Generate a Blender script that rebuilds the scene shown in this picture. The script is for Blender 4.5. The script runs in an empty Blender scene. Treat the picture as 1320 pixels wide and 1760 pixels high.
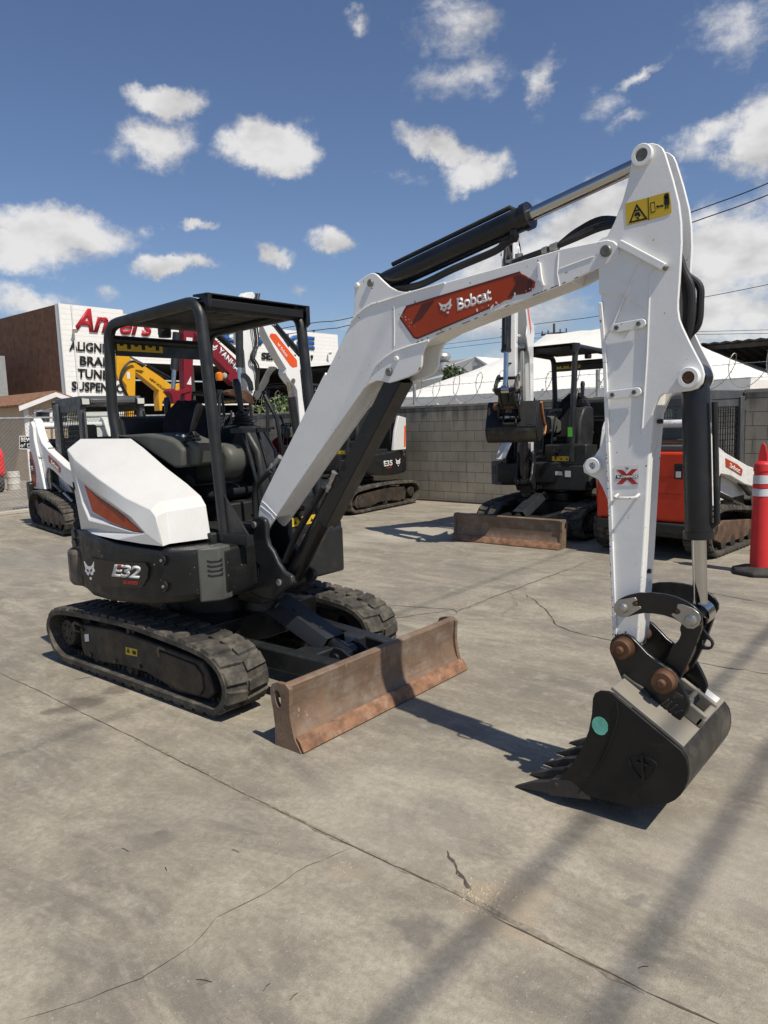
import bpy, bmesh, math, random
from mathutils import Vector, Matrix
from mathutils.geometry import tessellate_polygon
random.seed(7)
R = math.radians
scene = bpy.context.scene
col = scene.collection
PI = math.pi

# ------------------------------------------------------------------ camera
F_PX, YAW, PITCH, ROLL = 1263.7911, 2.2632476, 0.1246477, -0.0338251
CAM = Vector((3.8614, -3.2425, 1.6896))
_f = Vector((math.cos(YAW)*math.cos(PITCH), math.sin(YAW)*math.cos(PITCH), -math.sin(PITCH)))
_r = Vector((math.sin(YAW), -math.cos(YAW), 0)); _u = _r.cross(_f)
RT = math.cos(ROLL)*_r + math.sin(ROLL)*_u
UP = -math.sin(ROLL)*_r + math.cos(ROLL)*_u
cam_d = bpy.data.cameras.new('camera'); cam = bpy.data.objects.new('camera', cam_d); col.objects.link(cam)
M = Matrix((RT, UP, -_f)).transposed().to_4x4(); M.translation = CAM
cam.matrix_world = M
cam_d.sensor_fit = 'VERTICAL'; cam_d.sensor_height = 36; cam_d.lens = F_PX/1760*36
cam_d.clip_start = .05; cam_d.clip_end = 3000
scene.camera = cam

def ray(px, py):
    return _f + RT*((px-660)/F_PX) + UP*((880-py)/F_PX)
def at(px, py, ax, c):
    """the point of the real plane (axis ax = c) seen at a photo pixel"""
    d = ray(px, py); t = (c-CAM[ax])/d[ax]
    return CAM + d*t

# ------------------------------------------------------------------ light
SUN_EL, SUN_AZ = R(55), R(-9.5)        # direction towards the sun, azimuth from +x
sd = bpy.data.lights.new('sun', 'SUN'); sun = bpy.data.objects.new('sun', sd); col.objects.link(sun)
sd.energy = 5.0; sd.angle = R(.53); sd.color = (1, .93, .82)
sv = Vector((math.cos(SUN_EL)*math.cos(SUN_AZ), math.cos(SUN_EL)*math.sin(SUN_AZ), math.sin(SUN_EL)))
sun.rotation_euler = sv.to_track_quat('Z', 'Y').to_euler()
sun.location = (0, 0, 20)
scene.view_settings.view_transform = 'Standard'; scene.view_settings.look = 'None'
scene.view_settings.exposure = -0.03; scene.view_settings.gamma = 1

w = bpy.data.worlds.new('World'); scene.world = w; w.use_nodes = True
nt = w.node_tree; nt.nodes.clear()
def N(t, **k):
    n = nt.nodes.new(t)
    for a, b in k.items(): setattr(n, a, b)
    return n
def LK(a, b): nt.links.new(a, b)
def math_n(op, a, b=None, c=None, clamp=False):
    n = N('ShaderNodeMath', operation=op, use_clamp=clamp)
    for i, v in enumerate((a, b, c)):
        if v is None: continue
        if isinstance(v, (int, float)): n.inputs[i].default_value = v
        else: LK(v, n.inputs[i])
    return n.outputs[0]
sky = N('ShaderNodeTexSky', sky_type='NISHITA'); sky.sun_disc = False
sky.sun_elevation = SUN_EL; sky.sun_rotation = PI/2 - SUN_AZ
sky.air_density = 1.0; sky.dust_density = .5; sky.ozone_density = 3.0
tc = N('ShaderNodeTexCoord')
nz1 = N('ShaderNodeTexNoise'); nz1.inputs['Scale'].default_value = 12; nz1.inputs['Detail'].default_value = 9; nz1.inputs['Roughness'].default_value = .66
LK(tc.outputs['Generated'], nz1.inputs['Vector'])
sub = N('ShaderNodeVectorMath', operation='SUBTRACT'); LK(nz1.outputs['Color'], sub.inputs[0]); sub.inputs[1].default_value = (.5, .5, .5)
scl = N('ShaderNodeVectorMath', operation='MULTIPLY'); LK(sub.outputs[0], scl.inputs[0]); scl.inputs[1].default_value = (.10, .10, .07)
wv = N('ShaderNodeVectorMath', operation='ADD'); LK(tc.outputs['Generated'], wv.inputs[0]); LK(scl.outputs[0], wv.inputs[1])
clouds = [  # azimuth-fixed cumulus: (pixel it stands at, radii, density)
 (285,180,62,30,1,0),(270,240,78,42,1,0),(215,265,60,22,.45,0),(460,250,84,50,1.25,0),(495,285,50,20,.8,0),(625,36,36,22,.62,.3),
 (800,50,85,66,.52,.3),(780,18,80,26,.45,0),(805,130,100,46,.58,-.1),(930,140,34,56,.62,.2),(760,255,84,32,.95,.35),(822,292,66,38,1.1,0),(880,300,20,14,.5,0),
 (105,395,140,42,1.25,.1),(20,420,130,48,1.2,0),(40,520,85,38,1.0,.1),(329,381,30,15,.9,0),(300,461,74,19,1.0,0),(465,440,44,24,1.0,0),(573,422,46,25,1.0,.25),
 (1015,385,150,70,1.2,-.35),(900,470,210,70,1.05,-.3),(840,540,240,60,.8,0),(1105,131,52,14,.75,-.35),(1285,50,84,60,.6,0),(1220,228,72,36,.85,0),(1310,240,60,62,1.1,0),
 (1085,212,40,18,.45,0),(1250,440,150,85,1.15,0),(1230,540,200,70,.9,0),(1330,600,120,40,.7,0),(515,495,26,12,.4,0),(260,400,26,16,.35,0),(200,512,40,16,.45,0),
 (660,560,120,26,.35,0),(1035,180,46,30,.35,0),(680,310,40,16,.3,0),(545,335,30,12,.25,0),(1000,600,200,30,.6,0),(1480,350,160,120,1.1,0),(-160,380,150,60,1.1,0),(1600,60,160,90,.9,0),(-200,120,130,60,1,0)]
acc = None
for (cx, cy, rx, ry, st, tilt) in clouds:
    c = ray(cx, cy).normalized()
    e1 = Vector((c.y, -c.x, 0)).normalized(); e2 = e1.cross(c)
    a1 = e1*math.cos(tilt) - e2*math.sin(tilt); a2 = e1*math.sin(tilt) + e2*math.cos(tilt)
    mpn = N('ShaderNodeMapping', vector_type='TEXTURE'); LK(wv.outputs[0], mpn.inputs['Vector'])
    mpn.inputs['Location'].default_value = c; mpn.inputs['Rotation'].default_value = Matrix((a1, a2, c)).transposed().to_euler() if Matrix((a1, a2, c)).determinant() > 0 else Matrix((a1, -a2, c)).transposed().to_euler()
    mpn.inputs['Scale'].default_value = (rx/F_PX*1.08, ry/F_PX*1.08, .4)
    gr_ = N('ShaderNodeTexGradient', gradient_type='SPHERICAL'); LK(mpn.outputs[0], gr_.inputs[0])
    v = math_n('MULTIPLY', gr_.outputs['Fac'], st*1.55)
    acc = v if acc is None else math_n('MAXIMUM', acc, v)
nz2 = N('ShaderNodeTexNoise'); nz2.inputs['Scale'].default_value = 17; nz2.inputs['Detail'].default_value = 9; nz2.inputs['Roughness'].default_value = .64
mp = N('ShaderNodeMapping'); mp.inputs['Scale'].default_value = (1, 1, 1.7); LK(tc.outputs['Generated'], mp.inputs['Vector']); LK(mp.outputs[0], nz2.inputs['Vector'])
dens = math_n('ADD', math_n('MULTIPLY', acc, 1.25), math_n('MULTIPLY', math_n('SUBTRACT', nz2.outputs['Fac'], .58), 2.1))
mr = N('ShaderNodeMapRange', interpolation_type='SMOOTHSTEP'); LK(dens, mr.inputs['Value'])
mr.inputs['From Min'].default_value = .06; mr.inputs['From Max'].default_value = 1.18
cov = math_n('MULTIPLY', mr.outputs[0], math_n('GREATER_THAN', acc, .0001))
covg = math_n('MULTIPLY', cov, .92)
# cloud brightness
nz3 = N('ShaderNodeTexNoise'); nz3.inputs['Scale'].default_value = 14; nz3.inputs['Detail'].default_value = 6
LK(mp.outputs[0], nz3.inputs['Vector'])
cr = N('ShaderNodeMapRange'); LK(math_n('ADD', nz3.outputs['Fac'], math_n('MULTIPLY', cov, .12)), cr.inputs['Value'])
cr.inputs['From Min'].default_value = .38; cr.inputs['From Max'].default_value = .68; cr.inputs['To Min'].default_value = 6.0; cr.inputs['To Max'].default_value = 10.2
cc = N('ShaderNodeVectorMath', operation='SCALE'); cc.inputs[0].default_value = (1.02, 1.0, .98); LK(cr.outputs[0], cc.inputs['Scale'])
w.cycles.sampling_method = 'MANUAL'; w.cycles.sample_map_resolution = 512
scene.cycles.max_bounces = 6; scene.cycles.diffuse_bounces = 3; scene.cycles.glossy_bounces = 3; scene.cycles.transmission_bounces = 4
# tint of the clear sky
tint = N('ShaderNodeVectorMath', operation='MULTIPLY'); LK(sky.outputs[0], tint.inputs[0]); tint.inputs[1].default_value = (1.08, 1.09, 1.20)
mx = N('ShaderNodeMix', data_type='RGBA'); LK(covg, mx.inputs['Factor']); LK(tint.outputs[0], mx.inputs['A']); LK(cc.outputs[0], mx.inputs['B'])
bg = N('ShaderNodeBackground'); bg.inputs['Strength'].default_value = .082; LK(mx.outputs['Result'], bg.inputs['Color'])
wo = N('ShaderNodeOutputWorld'); LK(bg.outputs[0], wo.inputs['Surface'])

# ------------------------------------------------------------------ materials
MATS = {}
def mat(name, colr, rough=.5, metal=0, var=.12, vscale=6, dirt=None, dirt_amt=0, dscale=3, bump=0, bscale=40, coat=0, speck=None, speck_amt=0, spec=.35):
    if name in MATS: return MATS[name]
    m = bpy.data.materials.new(name); m.use_nodes = True; t = m.node_tree; b = t.nodes['Principled BSDF']
    def n(ty, **k):
        x = t.nodes.new(ty)
        for a, c in k.items(): setattr(x, a, c)
        return x
    L = t.links.new
    co = n('ShaderNodeTexCoord').outputs['Object']
    no = n('ShaderNodeTexNoise'); no.inputs['Scale'].default_value = vscale; no.inputs['Detail'].default_value = 6; L(co, no.inputs['Vector'])
    hi = tuple(min(1, c*(1+var)) for c in colr) + (1,); lo = tuple(c*(1-var) for c in colr) + (1,)
    cr = n('ShaderNodeValToRGB'); cr.color_ramp.elements[0].position = .3; cr.color_ramp.elements[1].position = .7
    cr.color_ramp.elements[0].color = lo; cr.color_ramp.elements[1].color = hi; L(no.outputs['Fac'], cr.inputs[0])
    out = cr.outputs[0]
    if dirt:
        n2 = n('ShaderNodeTexNoise'); n2.inputs['Scale'].default_value = dscale; n2.inputs['Detail'].default_value = 9; n2.inputs['Roughness'].default_value = .68; L(co, n2.inputs['Vector'])
        mr = n('ShaderNodeMapRange'); mr.inputs['From Min'].default_value = .62-dirt_amt*.3; mr.inputs['From Max'].default_value = .78-dirt_amt*.15
        mr.inputs['To Max'].default_value = min(1, dirt_amt*1.6); L(n2.outputs['Fac'], mr.inputs['Value'])
        mi = n('ShaderNodeMix', data_type='RGBA'); L(mr.outputs[0], mi.inputs['Factor']); L(out, mi.inputs['A']); mi.inputs['B'].default_value = dirt+(1,); out = mi.outputs['Result']
    if speck:
        n3 = n('ShaderNodeTexNoise'); n3.inputs['Scale'].default_value = 38; n3.inputs['Detail'].default_value = 3; L(co, n3.inputs['Vector'])
        m3 = n('ShaderNodeMapRange'); m3.inputs['From Min'].default_value = .72-speck_amt*.12; m3.inputs['From Max'].default_value = .75-speck_amt*.12; L(n3.outputs['Fac'], m3.inputs['Value'])
        mi = n('ShaderNodeMix', data_type='RGBA'); L(m3.outputs[0], mi.inputs['Factor']); L(out, mi.inputs['A']); mi.inputs['B'].default_value = speck+(1,); out = mi.outputs['Result']
    L(out, b.inputs['Base Color'])
    b.inputs['Metallic'].default_value = metal
    b.inputs['Specular IOR Level'].default_value = spec
    rr = n('ShaderNodeMapRange'); rr.inputs['To Min'].default_value = max(.03, rough-.1); rr.inputs['To Max'].default_value = min(1, rough+.12)
    n4 = n('ShaderNodeTexNoise'); n4.inputs['Scale'].default_value = 11; n4.inputs['Detail'].default_value = 7; L(co, n4.inputs['Vector'])
    rr.inputs['From Min'].default_value = .35; rr.inputs['From Max'].default_value = .65
    L(n4.outputs['Fac'], rr.inputs['Value']); L(rr.outputs[0], b.inputs['Roughness'])
    if coat: b.inputs['Coat Weight'].default_value = coat; b.inputs['Coat Roughness'].default_value = .08
    if bump:
        n5 = n('ShaderNodeTexNoise'); n5.inputs['Scale'].default_value = bscale; n5.inputs['Detail'].default_value = 5; L(co, n5.inputs['Vector'])
        bp = n('ShaderNodeBump'); bp.inputs['Strength'].default_value = bump; bp.inputs['Distance'].default_value = .01; L(n5.outputs['Fac'], bp.inputs['Height']); L(bp.outputs[0], b.inputs['Normal'])
    MATS[name] = m; return m

WHITE = mat('white_paint', (.80,.795,.77), .32, var=.03, dirt=(.42,.38,.31), dirt_amt=.10, dscale=5, coat=.25, speck=(.25,.19,.13), speck_amt=.02, bump=.04, bscale=60)
HOODW = mat('gloss_white', (.64,.635,.61), .24, var=.03, dirt=(.48,.44,.38), dirt_amt=.12, dscale=2.5, coat=.4)
WHITE2 = mat('worn_white_paint', (.72,.71,.68), .4, var=.06, dirt=(.35,.27,.17), dirt_amt=.3, dscale=4, speck=(.12,.08,.05), speck_amt=.5)
CHAR = mat('charcoal_paint', (.016,.0172,.0178), .42, var=.2, dirt=(.10,.088,.07), dirt_amt=.22, dscale=5, bump=.05, spec=.45)
BODY = mat('dark_textured_panel', (.0125,.013,.0133), .45, var=.2, dirt=(.11,.07,.045), dirt_amt=.10, dscale=4, bump=.12, bscale=160, speck=(.3,.27,.22), speck_amt=.02)
VENT = mat('grey_panel', (.075,.078,.070), .55, var=.12, dirt=(.16,.14,.11), dirt_amt=.15, bump=.1, bscale=120)
BLACK = mat('black_paint', (.008,.008,.0085), .34, var=.2, dirt=(.06,.054,.044), dirt_amt=.22, dscale=6, bump=.06, spec=.5)
DARK = mat('dark_recess', (.010,.010,.010), .8, var=.2)
RUBBER = mat('dusty_rubber', (.060,.055,.046), .85, var=.3, vscale=12, dirt=(.19,.165,.125), dirt_amt=.5, dscale=7, bump=.35, bscale=50)
RUBBERN = mat('black_rubber', (.03,.03,.029), .75, var=.2, dirt=(.1,.09,.07), dirt_amt=.4, bump=.2)
FRAMEM = mat('oily_frame_steel', (.034,.029,.023), .55, var=.35, dirt=(.11,.07,.04), dirt_amt=.4, dscale=5, bump=.2, bscale=30)
RUST = mat('worn_brown_steel', (.175,.115,.076), .55, var=.25, vscale=5, dirt=(.25,.22,.18), dirt_amt=.45, dscale=6, bump=.2, bscale=45, speck=(.33,.26,.2), speck_amt=.12)
RUSTO = mat('orange_rust_edge', (.24,.125,.068), .7, var=.3, vscale=18, dirt=(.35,.29,.23), dirt_amt=.35, dscale=14, bump=.25)
PINR = mat('rusty_pin', (.11,.055,.03), .6, metal=.3, var=.3, dirt=(.2,.12,.07), dirt_amt=.3)
STEEL = mat('zinc_steel', (.42,.41,.38), .35, metal=.8, var=.15, dirt=(.2,.18,.14), dirt_amt=.3, dscale=12)
PINS = mat('grey_pin', (.20,.195,.17), .45, metal=.6, var=.2)
CHROME = mat('chrome_rod', (.55,.54,.52), .12, metal=1, var=.05)
HOSE = mat('hydraulic_hose', (.018,.018,.018), .55, var=.2, dirt=(.12,.1,.08), dirt_amt=.25)
ORANGE = mat('orange_reflector', (.60,.075,.010), .4, var=.12)
DECALR = mat('red_orange_decal', (.40,.048,.010), .4, var=.12, vscale=3)
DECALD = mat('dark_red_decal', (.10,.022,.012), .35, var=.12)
DECALB = mat('black_decal', (.012,.010,.010), .4, var=.1)
DECALW = mat('white_lettering', (.72,.71,.69), .4, var=.04)
DECALBR = mat('bright_orange_decal', (.75,.095,.015), .35, var=.05)
REDT = mat('red_text', (.45,.03,.02), .4, var=.05)
YEL = mat('yellow_sticker', (.62,.42,.03), .45, var=.08, dirt=(.2,.15,.05), dirt_amt=.15)
BLACKT = mat('black_lettering', (.012,.012,.012), .5, var=.1)
GREYP = mat('grey_green_plastic', (.085,.087,.074), .55, var=.08, dirt=(.17,.16,.13), dirt_amt=.2)
DGREYP = mat('dark_grey_plastic', (.020,.021,.021), .5, var=.1, dirt=(.1,.09,.08), dirt_amt=.2)
SEATM = mat('black_seat_cloth', (.010,.010,.013), .85, var=.2, bump=.2, bscale=150)
REDP = mat('red_orange_paint', (.56,.042,.012), .4, var=.08, dirt=(.16,.03,.015), dirt_amt=.16, dscale=5, speck=(.1,.03,.02), speck_amt=.2)
CRIM = mat('crimson_paint', (.20,.012,.022), .4, var=.1, dirt=(.1,.03,.03), dirt_amt=.2)
NHY = mat('yellow_paint', (.72,.36,.015), .4, var=.06, dirt=(.3,.16,.03), dirt_amt=.15)
DUST_SUN = mat('dusty_sunlit_plate', (.235,.213,.172), .5, var=.06, dirt=(.12,.11,.09), dirt_amt=.15, bump=.06)  # tan for dust, with the sun's gloss on the bucket top painted in
BUCKET = mat('bucket_black', (.009,.0085,.008), .55, var=.25, dirt=(.035,.031,.026), dirt_amt=.25, dscale=4, bump=.1, bscale=50)
TEETH = mat('tooth_steel', (.045,.043,.040), .45, metal=.3, var=.3, dirt=(.13,.11,.09), dirt_amt=.35, dscale=12)
MINT = mat('mint_sticker', (.16,.52,.40), .3, var=.2, vscale=25)
GREENT = mat('green_tag', (.12,.55,.06), .5)
CONE = mat('cone_plastic', (.55,.03,.03), .45, var=.08, dirt=(.35,.06,.05), dirt_amt=.2)
REFL = mat('reflective_band', (.55,.56,.56), .35, var=.08)
CANVAS = mat('white_canvas', (.78,.76,.70), .8, var=.05, bump=.3, bscale=3)
CANVASG = mat('grey_canvas', (.42,.42,.42), .8, var=.15)
WALLW = mat('white_painted_block', (.78,.77,.73), .8, var=.03, dirt=(.5,.47,.4), dirt_amt=.1, dscale=.6)
GREYW = mat('grey_render', (.28,.29,.29), .8, var=.1)
TAN = mat('tan_siding', (.55,.43,.29), .8, var=.06)
TRIMW = mat('white_trim', (.72,.71,.68), .6, var=.05)
SHING = mat('brown_shingles', (.22,.115,.065), .9, var=.35, vscale=9)
GALV = mat('galvanised_steel', (.42,.43,.43), .45, metal=.6, var=.15)
WIREM = mat('razor_wire_steel', (.34,.33,.30), .5, metal=.5, var=.2)
CABLE = mat('cable_black', (.015,.015,.015), .7)
WOOD = mat('pole_wood', (.09,.06,.045), .9, var=.3)
BLUEL = mat('blue_lettering', (.03,.11,.32), .45, var=.08)
REDL = mat('red_script', (.42,.02,.03), .4, var=.08)
GLASSD = mat('dark_window', (.03,.035,.04), .1, var=.1)
DARKROOF = mat('dark_corrugated', (.035,.033,.03), .8, var=.3)
LENS = mat('lamp_lens', (.55,.55,.5), .15, var=.1)
AMBER = mat('amber_lens', (.7,.2,.02), .2)
BARRELM = mat('white_plastic_drum', (.5,.49,.44), .6, var=.12)
BARK = mat('bark', (.08,.055,.038), .9, var=.3)
PINK = mat('bright_red_shell', (.65,.03,.03), .4, var=.06)
TAUPE = mat('shade_grey_cloth', (.30,.30,.30), .8, var=.2, vscale=2)

def streak(m, scale, colr, lo, hi, amt, bump=0):
    t = m.node_tree; b = t.nodes['Principled BSDF']; src = b.inputs['Base Color'].links[0].from_socket
    co = t.nodes.new('ShaderNodeTexCoord').outputs['Object']; mp = t.nodes.new('ShaderNodeMapping'); mp.inputs['Scale'].default_value = scale; t.links.new(co, mp.inputs['Vector'])
    no = t.nodes.new('ShaderNodeTexNoise'); no.inputs['Scale'].default_value = 1; no.inputs['Detail'].default_value = 7; no.inputs['Roughness'].default_value = .65; t.links.new(mp.outputs[0], no.inputs['Vector'])
    mr = t.nodes.new('ShaderNodeMapRange'); mr.inputs['From Min'].default_value = lo; mr.inputs['From Max'].default_value = hi; mr.inputs['To Max'].default_value = amt; t.links.new(no.outputs['Fac'], mr.inputs['Value'])
    mi = t.nodes.new('ShaderNodeMix'); mi.data_type = 'RGBA'; t.links.new(mr.outputs[0], mi.inputs['Factor']); t.links.new(src, mi.inputs['A']); mi.inputs['B'].default_value = colr+(1,); t.links.new(mi.outputs['Result'], b.inputs['Base Color'])
streak(RUST, (7,2.0,22), (.085,.055,.038), .48, .70, .55); streak(RUST, (16,5,50), (.26,.19,.13), .60, .74, .45)
streak(RUSTO, (22,9,6), (.10,.055,.035), .48, .66, .8)
streak(RUBBER, (8,8,8), (.028,.026,.023), .46, .62, .7)
streak(BUCKET, (5,5,16), (.045,.038,.03), .60, .78, .6)
streak(CHAR, (5,5,24), (.07,.062,.05), .62, .80, .5); streak(BODY, (3,3,14), (.055,.05,.042), .62, .82, .5)
streak(WHITE, (7,7,2.2), (.52,.47,.38), .60, .82, .35); streak(BLACK, (6,6,20), (.05,.045,.037), .64, .8, .5)
streak(GREYP, (6,6,6), (.14,.13,.11), .55, .75, .5)

# ------------------------------------------------------------------ mesh helper
glass = bpy.data.materials.new('clear_glass'); glass.use_nodes = True; gb = glass.node_tree.nodes['Principled BSDF']; gb.inputs['Base Color'].default_value = (.75,.8,.78,1); gb.inputs['Roughness'].default_value = .03; gb.inputs['Transmission Weight'].default_value = .92; gb.inputs['IOR'].default_value = 1.1
class MB:
    def __init__(s): s.v = []; s.f = []
    def add(s, vs, fs):
        o = len(s.v); s.v += [tuple(v) for v in vs]; s.f += [tuple(i+o for i in f) for f in fs]; return s
    def plate(s, pts, vec):
        """pts: planar 3D outline, vec: thickness vector"""
        n = len(pts); vec = Vector(vec); a = [Vector(p) for p in pts]; b = [p+vec for p in a]
        s.add(a+b, [tuple(range(n)), tuple(range(2*n-1, n-1, -1))] + [(i, (i+1) % n, (i+1) % n+n, i+n) for i in range(n)]); return s
    def box(s, a, b, m=None):
        x0, y0, z0 = a; x1, y1, z1 = b
        v = [Vector(p) for p in ((x0,y0,z0),(x1,y0,z0),(x1,y1,z0),(x0,y1,z0),(x0,y0,z1),(x1,y0,z1),(x1,y1,z1),(x0,y1,z1))]
        if m: v = [m @ p for p in v]
        s.add(v, [(0,3,2,1),(4,5,6,7),(0,1,5,4),(1,2,6,5),(2,3,7,6),(3,0,4,7)]); return s
    def beam(s, p0, p1, w, h, up=(0,0,1)):
        p0 = Vector(p0); p1 = Vector(p1); d = (p1-p0).normalized(); sd = d.cross(Vector(up))
        if sd.length < 1e-4: sd = d.cross(Vector((1,0,0)))
        sd.normalize(); u = sd.cross(d); v = []
        for p in (p0, p1):
            for a, b in ((-1,-1),(1,-1),(1,1),(-1,1)): v.append(p+sd*a*w/2+u*b*h/2)
        s.add(v, [(0,1,2,3),(7,6,5,4)]+[(i, i+4, (i+1) % 4+4, (i+1) % 4) for i in range(4)]); return s
    def tube(s, pts, r, n=12, closed=False):
        pts = [Vector(p) for p in pts]; m = len(pts); rs = r if isinstance(r, (list, tuple)) else [r]*m
        tang = []
        for i in range(m):
            if closed: t = pts[(i+1) % m]-pts[i-1]
            else: t = pts[min(i+1, m-1)]-pts[max(i-1, 0)]
            tang.append(t.normalized())
        ref = Vector((0,0,1)) if abs(tang[0].z) < .9 else Vector((1,0,0))
        x = tang[0].cross(ref).normalized(); vs = []
        for i in range(m):
            x = (x - tang[i]*x.dot(tang[i])).normalized(); y = tang[i].cross(x)
            for k in range(n):
                a = 2*PI*k/n; vs.append(pts[i]+x*math.cos(a)*rs[i]+y*math.sin(a)*rs[i])
        fs = []
        for i in range(m if closed else m-1):
            j = (i+1) % m
            for k in range(n): fs.append((i*n+k, i*n+(k+1) % n, j*n+(k+1) % n, j*n+k))
        if not closed: fs += [tuple(range(n-1, -1, -1)), tuple((m-1)*n+k for k in range(n))]
        s.add(vs, fs); return s
    def cyl(s, p0, p1, r, n=20, r1=None):
        return s.tube([p0, p1], [r, r if r1 is None else r1], n)
    def lathe(s, c, axis, prof, n=24):
        """prof: list of (offset along axis, radius)"""
        c = Vector(c); ax = Vector(axis).normalized(); ref = Vector((0,0,1)) if abs(ax.z) < .9 else Vector((1,0,0))
        x = ax.cross(ref).normalized(); y = ax.cross(x); vs = []
        for o, r in prof:
            for k in range(n):
                a = 2*PI*k/n; vs.append(c+ax*o+x*math.cos(a)*r+y*math.sin(a)*r)
        fs = [(i*n+k, i*n+(k+1) % n, (i+1)*n+(k+1) % n, (i+1)*n+k) for i in range(len(prof)-1) for k in range(n)]
        fs += [tuple(range(n-1, -1, -1)), tuple((len(prof)-1)*n+k for k in range(n))]
        s.add(vs, fs); return s
    def build(s, name, m, parent=None, bevel=0, smooth=True, seg=2, norm=True, ang=35):
        if not s.v: return None
        me = bpy.data.meshes.new(name); me.from_pydata(s.v, [], s.f); me.validate()
        if norm:
            b = bmesh.new(); b.from_mesh(me); bmesh.ops.recalc_face_normals(b, faces=b.faces); b.to_mesh(me); b.free()
        me.materials.append(m)
        if smooth:
            me.shade_smooth(); me.set_sharp_from_angle(angle=R(ang))
        o = bpy.data.objects.new(name, me); col.objects.link(o)
        if parent: o.parent = parent
        if bevel:
            bv = o.modifiers.new('bevel', 'BEVEL'); bv.width = bevel; bv.segments = seg; bv.limit_method = 'ANGLE'; bv.angle_limit = R(32); bv.use_clamp_overlap = True
        return o
def tag(o, label=None, cat=None, group=None, kind=None):
    if label: o['label'] = label
    if cat: o['category'] = cat
    if group: o['group'] = group
    if kind: o['kind'] = kind
    return o
def empty(name, loc=(0,0,0), rz=0, sc=1):
    o = bpy.data.objects.new(name, None); col.objects.link(o); o.location = loc; o.rotation_euler = (0,0,rz); o.scale = (sc,sc,sc); o.empty_display_size = .2
    return o
def kids(o): return [c for c in bpy.data.objects if c.parent == o]
def circ(c, ax, r, n=16):
    out = []
    for k in range(n):
        a = 2*PI*k/n
        if ax == 1: out.append((c[0]+r*math.cos(a), c[1], c[2]+r*math.sin(a)))
        elif ax == 0: out.append((c[0], c[1]+r*math.cos(a), c[2]+r*math.sin(a)))
    return out
def catmull(pts, n=6, closed=True):
    out = []; m = len(pts)
    rng = range(m) if closed else range(m-1)
    for i in rng:
        if closed: p0, p1, p2, p3 = pts[i-1], pts[i], pts[(i+1) % m], pts[(i+2) % m]
        else: p0, p1, p2, p3 = pts[max(i-1,0)], pts[i], pts[i+1], pts[min(i+2,m-1)]
        for k in range(n):
            t = k/n
            out.append(tuple(.5*((2*b)+(-a+c)*t+(2*a-5*b+4*c-d)*t*t+(-a+3*b-3*c+d)*t**3) for a, b, c, d in zip(p0,p1,p2,p3)))
    if not closed: out.append(tuple(pts[-1]))
    return out
def px_on(pts, ax, c): return [at(p[0], p[1], ax, c) for p in pts]

def text(name, s, bl, br, tl, m, parent=None, bold=.0, shear=0, ext=.0015, space=1.0):
    """lettering fitted to the parallelogram bl, br, tl (3D points on a real plane)"""
    cu = bpy.data.curves.new(name, 'FONT'); cu.body = s; cu.offset = bold; cu.shear = shear; cu.space_character = space; cu.resolution_u = 3
    ob = bpy.data.objects.new(name, cu); col.objects.link(ob)
    dg = bpy.context.evaluated_depsgraph_get(); me = bpy.data.meshes.new_from_object(ob.evaluated_get(dg))
    bpy.data.objects.remove(ob); bpy.data.curves.remove(cu)
    xs = [v.co.x for v in me.vertices]; ys = [v.co.y for v in me.vertices]; x0, x1, y0, y1 = min(xs), max(xs), min(ys), max(ys)
    bl, br, tl = Vector(bl), Vector(br), Vector(tl); ex = br-bl; ey = tl-bl; nn = ex.cross(ey).normalized()
    for v in me.vertices:
        a = (v.co.x-x0)/(x1-x0); b = (v.co.y-y0)/(y1-y0); v.co = bl+ex*a+ey*b
    if ext:
        b = bmesh.new(); b.from_mesh(me)
        r = bmesh.ops.extrude_face_region(b, geom=b.faces[:]); bmesh.ops.translate(b, vec=nn*ext, verts=[v for v in r['geom'] if isinstance(v, bmesh.types.BMVert)])
        bmesh.ops.recalc_face_normals(b, faces=b.faces); b.to_mesh(me); b.free()
    me.materials.clear(); me.materials.append(m)
    o = bpy.data.objects.new(name, me); col.objects.link(o)
    if parent: o.parent = parent
    return o
CATF = [(0,1),(.2,.80),(.32,.73),(.5,.71),(.68,.74),(.8,.80),(1,.98),(.95,.74),(.90,.60),(.99,.46),(.86,.40),(.80,.28),(.64,.24),(.60,.33),(.5,.30),(.42,.33),(.36,.23),(.2,.28),(.13,.40),(0,.45),(.10,.60),(.05,.74)]
CATC = [(.42,.14),(.62,.14),(.58,.0),(.46,.0)]
CATE = [[(.22,.60),(.44,.52),(.40,.43),(.27,.47)], [(.78,.60),(.56,.52),(.60,.43),(.73,.47)], [(.44,.40),(.56,.40),(.5,.34)]]
def cathead(bl, br, tl, mw, md, parent, name='cat_head_emblem'):
    bl, br, tl = Vector(bl), Vector(br), Vector(tl); ex = br-bl; ey = tl-bl; nn = ex.cross(ey).normalized()
    f = lambda p: bl+ex*p[0]+ey*p[1]
    b = MB(); b.plate([f(p) for p in CATF], nn*.0015); b.plate([f(p) for p in CATC], nn*.0015); o = b.build(name, mw, parent, smooth=False)
    b = MB()
    for e in CATE: b.plate([f(p)+nn*.0017 for p in e], nn*.001)
    b.build('emblem_eyes', md, o, smooth=False)
    return o

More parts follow.
